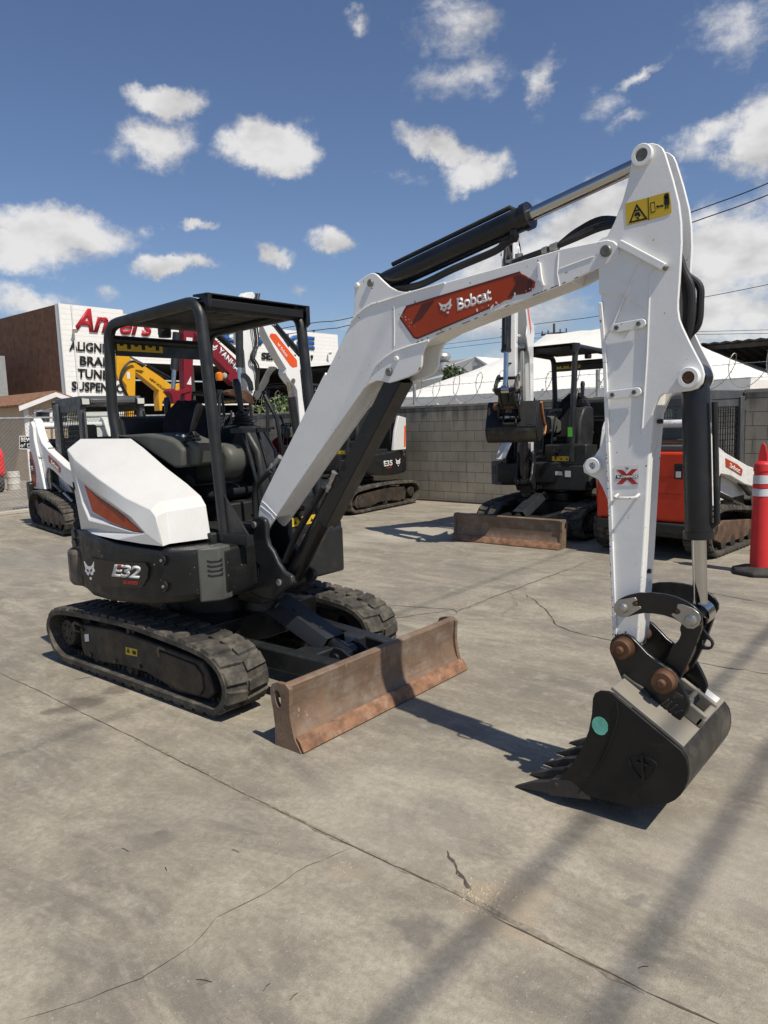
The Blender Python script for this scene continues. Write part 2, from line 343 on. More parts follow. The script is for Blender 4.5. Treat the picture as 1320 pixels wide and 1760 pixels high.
# ------------------------------------------------------------------ the excavator, in its own coordinates (x forward, y to its left)
def z7(x, y): return (80+x/4.125, 720+y/4.125)
def z8(x, y): return (60+x/3.143, 1010+y/3.143)
def z3(x, y): return (400+x/2.838, 700+y/2.838)
def z1(x, y): return (420+x/4.4, 640+y/4.4)
def z2(x, y): return (560+x/4.4, 440+y/4.4)
def z5(x, y): return (980+x/3.386, 240+y/3.386)
def z4(x, y): return (980+x/4.4, 780+y/4.4)
def zb(x, y): return (1000+x/4.714, 1080+y/4.714)
def zl(x, y): return (1040+x/6.286, 980+y/6.286)
def zc(x, y): return (160+x/3.474, 480+y/3.474)
def zo(x, y): return (260+x/4.4, 540+y/4.4)
def P(L, fn, y): return [at(*fn(*p), 1, y) for p in L]

TRK = [(-1.466,.235),(-1.44,.315),(-1.37,.378),(-1.25,.412),(-.9,.435),(-.433,.45),(-.041,.436),(.30,.412),(.47,.380),(.575,.312),(.615,.215),(.59,.120),(.52,.058),(.40,.036),(-.4,.036),(-1.15,.036),(-1.30,.046),(-1.41,.115)]
def track_path(path, nlug):
    pts = catmull(path, 10)
    L = [0]
    for i in range(len(pts)): 
        a = pts[i]; b = pts[(i+1) % len(pts)]; L.append(L[-1]+math.hypot(b[0]-a[0], b[1]-a[1]))
    tot = L[-1]
    def f(s):
        s %= tot
        import bisect
        i = min(bisect.bisect_right(L, s)-1, len(pts)-1)
        a = pts[i]; b = pts[(i+1) % len(pts)]; t = (s-L[i])/max(1e-9, L[i+1]-L[i])
        p = Vector((a[0]+(b[0]-a[0])*t, a[1]+(b[1]-a[1])*t)); d = Vector((b[0]-a[0], b[1]-a[1])).normalized()
        return p, Vector((-d.y, d.x))   # left normal: outward for a clockwise path
    return f, tot
def make_track(y0, y1, parent, path=TRK, nlug=42, lh=.020, m=RUBBER, split=.5, skew=.03):
    f, tot = track_path(path, nlug); n = 150; b = MB(); th = .032
    vs = []
    for i in range(n):
        p, nn = f(tot*i/n); q = p-nn*th
        vs += [(p.x, y0, p.y), (p.x, y1, p.y), (q.x, y1, q.y), (q.x, y0, q.y)]
    fs = []
    for i in range(n):
        j = (i+1) % n
        for k in range(4): fs.append((4*i+k, 4*i+(k+1) % 4, 4*j+(k+1) % 4, 4*j+k))
    b.add(vs, fs)
    ym = y0+(y1-y0)*split
    pitch = tot/nlug
    for i in range(nlug):
        for side in (0, 1):
            ya, yb = ((y0+.004, ym-.006) if side == 0 else (ym+.006, y1-.004))
            yo, yi = (ya, yb) if side == 0 else (yb, ya)      # outer edge, middle edge
            s0 = pitch*(i+.5*side)
            ln = pitch*.78; rnd = random.uniform(-.003, .003)
            V = []
            for (yy, off, l2) in ((yo, 0, ln), (yi, skew, ln*.8)):
                for (ds, hh, tp) in ((0, 0, 0), (0, lh+rnd, .008), (l2, lh+rnd, -.008), (l2, 0, 0)):
                    p, nn = f(s0+off+ds+tp); p = p+nn*(hh-.001); V.append((p.x, yy+(0 if hh == 0 else (.006 if yy < (y0+y1)/2 and yy == yo else (-.006 if yy == yo else 0))), p.y))
            b.add(V, [(0,1,2,3),(7,6,5,4),(0,4,5,1),(1,5,6,2),(2,6,7,3),(3,7,4,0)])
    # drive lugs on the inside
    for i in range(nlug*2):
        p, nn = f(tot*i/(nlug*2)); q = p-nn*(th+.028); p2, n2 = f(tot*(i+.45)/(nlug*2)); q2 = p2-n2*(th+.028); p = p-nn*th; p2 = p2-n2*th
        for (ya, yb) in ((ym-.07, ym-.035), (ym+.035, ym+.07)):
            b.add([(p.x,ya,p.y),(p.x,yb,p.y),(q.x,yb,q.y),(q.x,ya,q.y),(p2.x,ya,p2.y),(p2.x,yb,p2.y),(q2.x,yb,q2.y),(q2.x,ya,q2.y)],
                  [(0,1,2,3),(7,6,5,4),(0,4,5,1),(1,5,6,2),(2,6,7,3),(3,7,4,0)])
    return b.build('rubber_track', m, parent, smooth=True, ang=28)

def excavator_base(root, main=True):
    """undercarriage, house, canopy and seat"""
    for s in (-1, 1):
        y0, y1 = (-.775, -.455) if s < 0 else (.455, .775)
        make_track(y0, y1, root)
        # track frame with sprocket, idler and rollers
        ya = s*.735; yb = s*.50
        out = [(-1.05,.30),(-1.0,.335),(-.55,.365),(-.05,.345),(.36,.322),(.405,.27),(.46,.15),(.40,.10),(.10,.075),(-.06,.105),(-.25,.135),(-.55,.125),(-.78,.10),(-1.02,.105),(-1.05,.18)]
        b = MB(); b.plate([(x, ya, z) for x, z in out], (0, yb-ya, 0)); fr = b.build('track_frame', FRAMEM, root, .012)
        b = MB(); b.plate([(x, ya-s*.0-s*-.012, z) for x, z in ((-.06,.315),(.30,.295),(.36,.25),(.37,.16),(.33,.11),(.10,.10),(-.02,.15),(-.08,.24))], (0, -s*.02, 0)); b.build('access_cover', FRAMEM, fr, .006)
        b = MB(); b.lathe((-1.25, s*.52, .235), (0, s, 0), [(0,.10),(.02,.16),(.10,.16),(.12,.105),(.185,.10),(.20,.092),(.204,.075)], 26)
        for k in range(6):
            a = k*PI/3; b.cyl((-1.25+.055*math.cos(a), s*.72, .235+.055*math.sin(a)), (-1.25+.055*math.cos(a), s*.732, .235+.055*math.sin(a)), .009, 8)
        b.build('drive_sprocket', PINR if False else FRAMEM, fr, 0)
        b = MB(); b.lathe((.40, s*.50, .225), (0, s, 0), [(0,.12),(.01,.155),(.16,.155),(.17,.12),(.18,.05)], 28); b.build('idler_wheel', FRAMEM, fr)
        for xr in (-.86, -.44, .02):
            b = MB(); b.lathe((xr, s*.52, .112), (0, s, 0), [(0,.045),(.0,.062),(.19,.062),(.195,.03),(.212,.026)], 18); b.build('track_roller', FRAMEM, fr)
        b = MB(); b.lathe((-.43, s*.56, .378), (0, s, 0), [(0,.04),(.15,.04),(.155,.02),(.17,.018)], 18); b.build('carrier_roller', FRAMEM, fr)
        for xr, zr in ((-.92,.13),(-.60,.145),(-.30,.165),(.12,.13),(-1.0,.3)):
            b = MB(); b.cyl((xr, s*.735, zr), (xr, s*.748, zr), .014, 8); b.build('bolt', FRAMEM, fr)
        if s < 0:
            b = MB(); b.plate([at(*z8(*p),1,ya-.0015) for p in ((268,252),(290,250),(293,290),(271,292))], (0,-.001,0)); b.build('maker_sticker', DECALW, fr, smooth=False)
            for (u, v) in ((230,190),(690,325)):
                c = at(*z8(u,v),1,ya); b = MB(); b.tube([c+Vector((.03,.03,-.03)), c+Vector((.03,-.012,0)), c+Vector((.005,-.02,.012)), c+Vector((-.025,-.018,-.01)), c+Vector((-.03,-.01,-.055)), c+Vector((-.02,.02,-.07))], .010, 8); b.build('tie_down_loop', mat('worn_loop_steel', (.16,.12,.09), .5, metal=.4, var=.3), fr)
        if s < 0 or not main:
            yy = ya+s*.0015
            q = [at(*z8(490,320),1,yy), at(*z8(553,334),1,yy), at(*z8(553,372),1,yy), at(*z8(492,360),1,yy)] if s < 0 else [(-.35,yy,.27),(-.2,yy,.27),(-.2,yy,.22),(-.35,yy,.22)]
            b = MB(); b.plate(q, (0, s*.001, 0)); st = b.build('warning_sticker', YEL, fr, smooth=False)
            c = (Vector(q[0])+Vector(q[2]))/2; b = MB(); b.plate([c+Vector((-.055, s*.002,-.012)), c+Vector((-.015,s*.002,-.012)), c+Vector((-.035,s*.002,.02))], (0, s*.001,0)); b.plate([c+Vector((.015, s*.002,-.012)), c+Vector((.055,s*.002,-.012)), c+Vector((.055,s*.002,.012)), c+Vector((.015,s*.002,.012))], (0, s*.001,0)); b.build('warning_symbol', BLACKT, st, smooth=False)
    b = MB()   # centre frame (X frame)
    b.box((-.95,-.46,.24),(.12,.46,.44)); b.lathe((-.41,0,.40), (0,0,1), [(0,.40),(.14,.40),(.14,.36),(.26,.36)], 40)
    b.box((-1.15,-.47,.22),(-.9,.47,.33)); b.build('centre_frame', BLACK, root, .01)
    for s in (-1,1):   # arms of the dozer blade
        b = MB(); b.beam((-.05, s*.34, .27), (1.08, s*.24, .235), .09, .13); b.build('blade_arm', CHAR, root, .012)
    b = MB(); b.box((.62,-.27,.19),(.80,.27,.31)); b.cyl((1.02,-.33,.25),(1.02,.33,.25),.045,16); b.build('blade_cross_member', CHAR, root, .01)
    # dozer blade
    prof = [(1.135,.345),(1.10,.355),(1.075,.345),(1.06,.30),(1.05,.2),(1.07,.08),(1.12,.02),(1.19,.001),(1.205,.004),(1.19,.045),(1.165,.06),(1.138,.095),(1.122,.15),(1.118,.22),(1.128,.30)]
    b = MB(); b.plate([(x, -.762, z) for x, z in prof], (0, 1.524, 0)); bl = b.build('dozer_blade', RUST, root, .006)
    b = MB(); b.plate([(x, -.768, z) for x, z in ((1.163,.070),(1.1885,.0495),(1.214,.003),(1.222,.008),(1.198,.058),(1.170,.080))], (0, 1.536, 0)); b.build('cutting_edge', RUSTO, bl, .003)
    side = [(.995,.305),(1.01,.335),(1.05,.350),(1.115,.352),(1.142,.330),(1.138,.27),(1.134,.20),(1.145,.13),(1.16,.07),(1.205,.004),(1.16,-.0005),(1.01,.0005),(1.018,.10),(1.01,.19),(.998,.25)]
    hole = [(1.052+.024*math.cos(a)-.005*math.sin(a), .262+.048*math.sin(a)) for a in [2*PI*k/14 for k in range(14)]]
    for s in (-1, 1):
        bmx = bmesh.new(); es = []
        for loop in (side, hole):
            vv = [bmx.verts.new((x, s*.775, z)) for x, z in loop]
            for i in range(len(vv)): es.append(bmx.edges.new((vv[i], vv[(i+1) % len(vv)])))
        r = bmesh.ops.triangle_fill(bmx, use_beauty=True, use_dissolve=False, edges=es)
        r = bmesh.ops.extrude_face_region(bmx, geom=bmx.faces[:]); bmesh.ops.translate(bmx, vec=(0, -s*.026, 0), verts=[v for v in r['geom'] if isinstance(v, bmesh.types.BMVert)])
        bmesh.ops.recalc_face_normals(bmx, faces=bmx.faces)
        me = bpy.data.meshes.new('blade_end_plate'); bmx.to_mesh(me); bmx.free(); me.materials.append(RUST)
        o = bpy.data.objects.new('blade_end_plate', me); col.objects.link(o); o.parent = bl
    # blade cylinder with its folded guard
    p0 = Vector((.10,-.03,.56)); p1 = Vector((.86,-.03,.27)); d = (p1-p0)
    b = MB(); b.cyl(p0+d*.42, p1, .05, 20); b.lathe(p1, (0,1,0), [(-.06,.03),(-.06,.05),(.06,.05),(.06,.03)], 18); cy = b.build('blade_cylinder', BLACK, root)
    b = MB(); b.cyl(p0, p0+d*.5, .024, 16); b.cyl(p0+Vector((0,-.06,0)), p0+Vector((0,.06,0)), .035, 16); b.build('cylinder_rod', CHROME, cy)
    b = MB(); up = Vector((.36,0,.93))
    for (w0, h0, w1, h1) in ((-.115,-.03,-.075,.055),(-.075,.055,.075,.055),(.075,.055,.115,-.03)):
        a = p0+d*.20; c = p0+d*.86
        b.plate([a+Vector((0,w0,0))+up*h0, a+Vector((0,w1,0))+up*h1, c+Vector((0,w1,0))+up*h1, c+Vector((0,w0,0))+up*h0], up*.006)
    for t, w_ in ((.42,-.03),(.72,-.02)): b.cyl(p0+d*t+up*.058+Vector((0,w_,0)), p0+d*t+up*.070+Vector((0,w_,0)), .014, 10)
    b.build('cylinder_guard', mat('dark_blue_grey_plate', (.022,.024,.027), .45, var=.1, dirt=(.1,.1,.1), dirt_amt=.2), cy, .003)
    b = MB()
    for s in (-1, 1): b.plate([(.76, -.03+s*.075, .24),(.84,-.03+s*.075,.33),(.90,-.03+s*.075,.325),(1.06,-.03+s*.075,.25),(1.06,-.03+s*.075,.2),(.76,-.03+s*.075,.2)], (0, s*.018, 0))
    b.cyl((.86,-.14,.27),(.86,.09,.27),.026,16); b.build('cylinder_bracket', CHAR, root, .004)
    # ---- house
    near = [(-1.02,-.70),(-.80,-.775),(-.55,-.80),(-.30,-.80),(-.05,-.79),(.14,-.765),(.26,-.73),(.32,-.69)]
    zb_ = [.575,.572,.575,.590,.612,.640,.660,.672]; zt_ = [1.015,1.01,.985,.975,.968,.966,.970,.976]
    far = [(min(x,.12), -y) for x, y in near][::-1]
    tail = []
    for k in range(9):
        a = R(140)+R(80)*k/8; tail.append((-.41+1.03*math.cos(a), 1.03*math.sin(a)))
    front = [(.40,-.55),(.36,-.30),(.22,.30),(.16,.58)]
    ring = near+front+[(x, y) for x, y in far]+tail
    zb2 = zb_+[.66]*4+zb_[::-1]+[.58]*9; zt2 = zt_+[.97]*4+zt_[::-1]+[1.0]*9
    n = len(ring); C0 = Vector((-.3, 0))
    def shr(p, k): v = Vector(p)-C0; return C0+v*(1-k/v.length)
    vs = []
    for lvl in range(4):
        for i, p in enumerate(ring):
            pp = shr(p, .035) if lvl == 0 else (shr(p, .02) if lvl == 3 else Vector(p)); z = (zb2[i], zb2[i]+.045, zt2[i]-.02, zt2[i])[lvl]
            vs.append((pp.x, pp.y, z))
    fs = [tuple(range(n-1,-1,-1)), tuple(3*n+i for i in range(n))]
    for l in range(3): fs += [(l*n+i, l*n+(i+1) % n, (l+1)*n+(i+1) % n, (l+1)*n+i) for i in range(n)]
    b = MB(); b.add(vs, fs); house = b.build('house_shell', BODY, root, .01, ang=40)
    # tail lug at the rear corner
    b = MB(); pts = [(-1.0,-.72),(-1.10,-.735),(-1.20,-.70),(-1.26,-.64),(-1.22,-.55),(-1.0,-.55)]
    b.plate([(x, y, .60) for x, y in pts], (0, 0, .255)); b.build('counterweight_corner', mat('scuffed_counterweight', (.05,.048,.046), .5, var=.3, dirt=(.26,.19,.13), dirt_amt=1.0, dscale=5, bump=.2), house, .03, seg=3)
    # front corner panels with slots
    for s in (-1, 1):
        b = MB(); q = [(.330,s*.698),(.352,s*.672),(.400,s*.592),(.39,s*.50),(.28,s*.49),(.28,s*.66)]
        if s > 0: q = [(x-.2, y) for x, y in q]
        b.plate([(x, y, .662) for x, y in q], (0,0,.322)); pn = b.build('corner_panel', VENT, house, .012, seg=3)
        b = MB(); ax = Vector((.065, .115*-s, 0)).normalized(); ax = Vector((.49,.87*(1 if s < 0 else -1),0)); o0 = Vector((.348-(.2 if s > 0 else 0), s*.676, 0)); nrm = Vector((.87, .49*s, 0))
        for k in range(4):
            zz = .90-k*.028
            for (t0,t1,dz0,dz1) in ((.025,.045,.010,0),(.045,.09,0,0),(.09,.115,0,.012)):
                b.beam(o0+ax*t0+nrm*.002+Vector((0,0,zz+dz0)), o0+ax*t1+nrm*.002+Vector((0,0,zz+dz1)), .010, .007)
        b.build('vent_slot', DARK, pn, smooth=False)
    # bolts in dimples
    for (u, v) in ((812,1005),(826,1190)):
        c = at(*z7(u,v),1,-.79)
        b = MB(); b.lathe(c+Vector((0,.012,0)), (0,-1,0), [(0,.034),(.009,.034),(.012,.030),(.010,.022),(.006,.014)], 22); dm = b.build('bolt_recess', BODY, house)
        b = MB(); b.cyl(c+Vector((0,.01,0)), c+Vector((0,-.004,0)), .010, 10); b.build('bolt', STEEL, dm)
    if main:
        rg_ = random.Random(12); b = MB()
        for k in range(16):
            u = rg_.uniform(380, 1040); v = rg_.uniform(940, 1290); L_ = rg_.uniform(10, 60); a_ = rg_.uniform(-.25, .25)
            b.plate([at(*z7(u,v),1,-.8030), at(*z7(u+L_,v+L_*a_-.6),1,-.8030), at(*z7(u+L_*1.02,v+L_*a_+.5),1,-.8030), at(*z7(u,v+1.0),1,-.8030)], (0,-.0003,0))
        b.build('scratch', mat('scratch_grey', (.10,.095,.085), .6), house, smooth=False)
        ye = -.8035
        b = MB(); b.plate([at(*z7(*p),1,-.8022) for p in ((250,1005),(300,985),(480,1010),(700,1020),(722,1060),(715,1130),(680,1190),(640,1200),(420,1185),(285,1150),(245,1090))], (0,-.0008,0)); b.build('badge_panel', mat('semi_gloss_black', (.012,.011,.010), .25, var=.2, dirt=(.10,.045,.02), dirt_amt=.25), house, smooth=False)
        text('model_lettering', 'E32', at(*z7(460,1117),1,ye), at(*z7(655,1134),1,ye), at(*z7(484,1030),1,ye), DECALW, house, bold=.035, space=.92, ext=.0005)
        b = MB(); b.plate(P([(505,1034),(533,1036),(527,1056),(500,1054)], z7, ye-.0022), (0,-.0008,0)); b.build('model_accent', REDT, house, smooth=False)
        text('series_lettering', 'R2-SERIES', at(*z7(543,1170),1,ye), at(*z7(645,1176),1,ye), at(*z7(547,1148),1,ye), REDT, house, bold=.015)
        cathead(at(*z7(278,1140),1,ye), at(*z7(348,1142),1,ye), at(*z7(266,1008),1,ye), DECALW, BLACKT, house)
    else:
        for s in (-1, 1):
            ye = s*.803; X = lambda x: x if s < 0 else -.7-x
            text('model_lettering', 'E35', (X(-.30),ye,.74), (X(-.02),ye,.74), (X(-.29),ye,.83), DECALW, house, bold=.035)
            text('series_lettering', 'R2-SERIES', (X(-.18),ye,.70), (X(-.04),ye,.70), (X(-.18),ye,.725), REDT, house, bold=.015)
            cathead((X(-.62),ye,.72), (X(-.50),ye,.72), (X(-.62),ye,.86), DECALW, BLACKT, house)
    # ---- white engine cover
    yB = -.79
    B = [at(*z7(245,785),1,-.70), at(*z7(360,825),1,-.765), at(*z7(500,855),1,-.795), at(*z7(680,885),1,-.785), at(*z7(820,893),1,-.772)]
    C = [at(*z7(145,215),1,-.70), at(*z7(200,290),1,-.715), at(*z7(360,420),1,-.745), at(*z7(560,560),1,-.755), at(*z7(738,645),1,-.75), at(*z7(772,690),1,-.752)]
    U = [at(*z7(240,140),1,-.62), at(*z7(290,178),1,-.62), at(*z7(400,270),1,-.63), at(*z7(600,440),1,-.65), at(*z7(800,585),1,-.66), at(*z7(850,655),1,-.665)]
    UB = at(*z7(875,885),1,-.70)
    T = [at(*z7(600,138),1,-.45), at(*z7(690,205),1,-.45), at(*z7(850,345),1,-.45), at(*z7(1000,460),1,-.45), at(*z7(1095,545),1,-.45), at(*z7(1132,610),1,-.45)]
    TB = at(*z7(1168,845),1,-.45)
    bmx = bmesh.new(); nv = lambda p: bmx.verts.new(p)
    vB = [nv(p) for p in B]; vC = [nv(p) for p in C]; vU = [nv(p) for p in U]; vT = [nv(p) for p in T]; vUB = nv(UB); vTB = nv(TB)
    for i in range(5): bmx.faces.new((vC[i], vC[i+1], vU[i+1], vU[i])); bmx.faces.new((vU[i], vU[i+1], vT[i+1], vT[i]))
    bmx.faces.new((vC[5], vB[4], vUB, vU[5])); bmx.faces.new((vU[5], vUB, vTB, vT[5]))
    # side face with the recess of the reflector
    H0 = [(205,402),(352,520),(470,605),(600,700),(700,812),(620,806),(460,760),(300,722),(250,600)]
    H1 = [(262,462),(350,545),(470,630),(560,690),(682,808),(600,792),(450,735),(318,668),(285,570)]
    yy0 = lambda u: -.715-.06*min(1, max(0, (u-200)/400))
    vH0 = [nv(at(*z7(*p),1,yy0(p[0])-.008)) for p in H0]; vH1 = [nv(at(*z7(*p),1,yy0(p[0])+.022)) for p in H1]
    es = []
    loop = vB+[vC[5]]+vC[4::-1]
    for lp in (loop, vH0):
        for i in range(len(lp)):
            a, c = lp[i], lp[(i+1) % len(lp)]; e = bmx.edges.get((a, c)) or bmx.edges.new((a, c)); es.append(e)
    bmesh.ops.triangle_fill(bmx, use_beauty=True, use_dissolve=False, edges=es, normal=(0,-1,0))
    for i in range(len(vH0)): j = (i+1) % len(vH0); bmx.faces.new((vH0[i], vH0[j], vH1[j], vH1[i]))
    bmx.faces.new(vH1)
    # close the rear and the inner side
    vr = nv((C[0].x+.02, -.45, C[0].z-.03)); vrb = nv((B[0].x, -.45, 1.0))
    bmx.faces.new((vB[0], vC[0], vU[0], vT[0], vr, vrb)); bmx.faces.new([vrb, vr]+vT+[vTB])
    bmesh.ops.recalc_face_normals(bmx, faces=bmx.faces)
    me = bpy.data.meshes.new('engine_cover'); bmx.to_mesh(me); bmx.free(); me.materials.append(HOODW); me.shade_smooth(); me.set_sharp_from_angle(angle=R(60))
    hood = bpy.data.objects.new('engine_cover', me); col.objects.link(hood); hood.parent = root
    bv = hood.modifiers.new('bevel','BEVEL'); bv.width = .030; bv.segments = 5; bv.limit_method = 'ANGLE'; bv.angle_limit = R(12); bv.harden_normals = True; bv.use_clamp_overlap = True
    b = MB(); b.plate([at(*z7(*p),1,yy0(p[0])+.012) for p in ((268,472),(335,535),(470,625),(545,690),(674,809),(600,788),(440,725),(325,655))], (0,.008,0)); rf = b.build('reflector_panel', ORANGE, hood, smooth=False)
    b = MB(); b.plate([at(*z7(*p),1,yy0(p[0])+.0105) for p in ((290,488),(345,540),(470,625),(545,690),(555,735),(470,660),(380,590))], (0,.001,0)); b.build('reflector_facet', mat('dark_orange_reflector', (.20,.028,.010), .25), rf, smooth=False)
    b = MB(); b.plate([at(*z7(*p),1,-.7135) for p in ((182,448),(190,450),(200,500),(193,512))], (0,.003,0)); b.build('cover_latch', DARK, hood, smooth=False)
    if main:   # faint printed panel on the top
        b = MB()
        for r_ in range(4):
            for c_ in range(9):
                if random.random() < .8:
                    t0 = (c_+.1)/9; t1 = (c_+.75)/9; q = []
                    for (tt, rr_) in ((t0, r_), (t1, r_), (t1, r_+.25), (t0, r_+.25)):
                        u_ = 395+tt*190+rr_*7; v_ = 140+rr_*9+tt*2; q.append(at(*z7(u_, v_), 2, 1.632))
                    if all(abs(p.y) < .66 and p.y < -.46 for p in q): b.plate(q, (0,0,.001))
        if b.v: b.build('printed_notice', mat('grey_print', (.45,.44,.40), .6), hood, smooth=False)
    # far side cover and rear door (seen on the machines behind)
    b = MB(); b.plate([(x, .79, z) for x, z in ((-1.02,1.0),(-.62,1.0),(-.70,1.35),(-.82,1.60),(-1.05,1.56))], (0, -.05, 0)); fc = b.build('side_cover', HOODW, root, .01)
    b = MB(); b.plate([(x, .792, z) for x, z in ((-1.0,1.05),(-.95,1.05),(-.98,1.42),(-1.03,1.42))], (0, .002, 0)); b.build('side_stripe', DECALBR, fc, smooth=False)
    b = MB(); b.box((-.98,-.62,.98),(-.68,.70,1.50)); b.build('engine_bay', BLACK, root, .02)
    b = MB()
    for s in (-1, 1):
        for k in range(11):
            zz = .90+k*.062; xx = -1.18+.012*abs(k-4); pts = []
            for j in range(8):
                a = R(180)+s*R(44)*(1-j/7*.55); pts.append((-.36+(1.0-.010*k)*math.cos(a)-(.0), (1.0-.01*k)*math.sin(a), zz+(-.012 if j % 2 else .012)))
            b.tube(pts, .03, 8)
        b.build('rear_grille', RUBBERN, root); b = MB()
    b = MB(); pts = []
    for k in range(14):
        a = R(138)+R(84)*k/13; pts.append((-.36+.955*math.cos(a), .955*math.sin(a)))
    b.plate([(x, y, .95) for x, y in pts]+[(-.8,-.5,.95),(-.8,.5,.95)], (0,0,.60)); b.build('rear_door', BLACK, root, .02)
    # ---- deck, floor, seat, consoles
    b = MB(); b.box((-.95,-.47,.96),(.17,.62,1.03)); b.box((-.62,-.10,1.02),(-.10,.42,1.16)); b.build('cab_floor', DGREYP, root, .01)
    b = MB(); b.box((-.98,-.37,1.03),(-.72,.60,1.47)); b.box((-.97,-.37,1.42),(-.90,.45,1.765)); b.build('seat_riser', DGREYP, root, .03)
    # curved right-hand console / wheel-house
    b = MB(); b.plate(P([(470,120),(690,105),(840,130),(905,160),(960,215),(960,345),(905,350),(700,215),(600,150)], z7, -.42), (0,.30,0)); b.build('side_fairing', GREYP, root, .02, seg=3)
    b = MB(); b.plate(P([(900,160),(990,150),(1090,190),(1070,330),(930,340)], z7, -.36), (0,.20,0)); cs = b.build('console', GREYP, root, .02, seg=3)
    def joystick(c, parent, sc=1, lean=(0,0)):
        b = MB(); c = Vector(c)
        b.lathe(c, (lean[0]*.3, lean[1]*.3, 1), [(0,.075*sc),(.012,.078*sc),(.022,.062*sc),(.034,.066*sc),(.044,.052*sc),(.056,.055*sc),(.066,.042*sc),(.078,.044*sc),(.09,.026*sc),(.10,.016*sc)], 16)
        t = Vector((lean[0], lean[1], 1)).normalized(); p = c+Vector((0,0,.09*sc))
        b.tube([p, p+t*.05*sc, p+t*.10*sc, p+t*.17*sc, p+t*.20*sc], [.014*sc,.020*sc,.022*sc,.027*sc,.018*sc], 12); b.build('joystick', BLACK, parent)
    joystick(at(*z7(1035,195),1,-.30), cs, 1, (.5,.1)); joystick(at(*z7(872,130),1,-.05), cs, 1, (0,0))
    b = MB(); b.box((-.5,-.36,1.50),(-.42,-.30,1.555)); b.build('gauge', BLACK, cs, .01)
    for dx in (0,.03): b = MB(); c = at(*z7(930+dx*1300,120),1,-.28); b.cyl(c, c+Vector((.01,-.012,0)), .009, 10); b.build('switch', DECALW, cs)
    b = MB(); b.plate(P([(1075,172),(1175,172),(1175,228),(1075,225)], z7, -.40), (0,.03,0)); b.build('grab_bracket', CHAR, root, .004)
    b = MB(); b.plate([(x, .20, z) for x, z in ((-.50,1.03),(-.12,1.03),(-.10,1.20),(-.14,1.50),(-.26,1.66),(-.36,1.69),(-.54,1.67),(-.56,1.45))], (0,.20,0)); b.build('left_console', DGREYP, root, .03, seg=3)
    # seat
    st = MB(); pr = []
    ctr = at(338, 742, 1, .05); 
    sx = -.62
    # cushion
    st.plate([(sx-.02,-.18,1.17),(sx+.36,-.18,1.17),(sx+.42,-.18,1.21),(sx+.40,-.18,1.27),(sx+.30,-.18,1.285),(sx-.02,-.18,1.26)], (0,.46,0)); seat = st.build('seat_cushion', SEATM, root, .035, seg=4)
    b = MB(); rows = 9; cols_ = 10; vs = []
    for i in range(rows):
        t = i/(rows-1); z = 1.22+t*.66; wd = .245*(max(.03, 1-(max(0, t-.30)/.71)**4.5))**.5
        for j in range(cols_):
            u = -1+2*j/(cols_-1); vs.append((sx-.04-t*.08+abs(u)**2*.07, .05+u*wd, z-.02*u*u))
    fs = [(i*cols_+j, i*cols_+j+1, (i+1)*cols_+j+1, (i+1)*cols_+j) for i in range(rows-1) for j in range(cols_-1)]
    b.add(vs, fs); sb = b.build('seat_backrest', SEATM, root); so = sb.modifiers.new('thick', 'SOLIDIFY'); so.thickness = .07; so.offset = 0; bvm = sb.modifiers.new('bevel','BEVEL'); bvm.width = .02; bvm.segments = 3; bvm.limit_method = 'ANGLE'
    b = MB(); b.tube([(sx+.0,-.24,1.32),(sx+.28,-.24,1.34),(sx+.31,-.24,1.30)], .028, 10); b.build('armrest', RUBBERN, root); b = MB(); b.tube([(sx+.0,.34,1.32),(sx+.28,.34,1.34),(sx+.31,.34,1.30)], .028, 10); b.build('armrest', RUBBERN, root)
    joystick((-.40, .30, 1.69), root, 1.15, (-.15,-.05))
    b = MB(); b.plate([(x, -.16, z) for x, z in ((-.40,1.30),(-.06,1.34),(.0,1.42),(.01,1.50),(-.05,1.56),(-.20,1.57),(-.40,1.50))], (0,.16,0)); b.build('console_pad', GREYP, root, .04, seg=4)
    for k, yy in enumerate((-.02, .11)):
        b = MB(); b.tube([(.13,yy,1.03),(.10,yy,1.30),(.03,yy,1.52),(-.02,yy,1.64)], .013, 10); b.box((-.07,yy-.06,1.635),(.05,yy+.06,1.665)); b.build('travel_lever', BLACK, root)
    for yy in (-.13, .23):
        b = MB(); b.tube([(.24,yy,1.03),(.20,yy,1.07),(.28,yy,1.13)], .012, 8); b.box((.20,yy-.04,1.10),(.32,yy+.04,1.115)); b.build('foot_pedal', BLACK, root)
    b = MB(); b.tube([(-.10,.36,1.20),(-.06,.36,1.50),(-.08,.35,1.72),(-.16,.34,1.86),(-.20,.34,1.92)], .014, 10); b.build('lock_lever', BLACK, root)
    b = MB(); b.box((-.705,-.30,1.545),(-.69,-.10,1.60)); nb = b.build('rear_name_plate', DGREYP, root, .004)
    # ---- canopy: two tube hoops and a roof panel
    def bend(pts, r=.08):
        out = [Vector(pts[0])]
        for i in range(1, len(pts)-1):
            a, p, c = Vector(pts[i-1]), Vector(pts[i]), Vector(pts[i+1]); d0 = (a-p).normalized(); d1 = (c-p).normalized()
            for k in range(7):
                t = k/6; q0 = p+d0*r*(1-t); q1 = p+d1*r*t; out.append(q0*(1-t)+q1*t)
        out.append(Vector(pts[-1])); return out
    yn, yf = -.40, .445
    b = MB()
    for yy in (yn, yf):
        b.tube(bend([(.215,yy,.98),(.165,yy,1.75),(.105,yy,2.445),(-.93,yy,2.405),(-.97,yy,1.78),(-.86,yy,1.40)], .12), .037, 14)
    b.tube([(.09,yn,2.415),(.09,yf,2.415)], .026, 10); b.tube([(-.93,yn,2.31),(-.93,yf,2.31)], .03, 10); b.tube([(-.95,yn,1.755),(-.95,yf,1.755)], .02, 10)
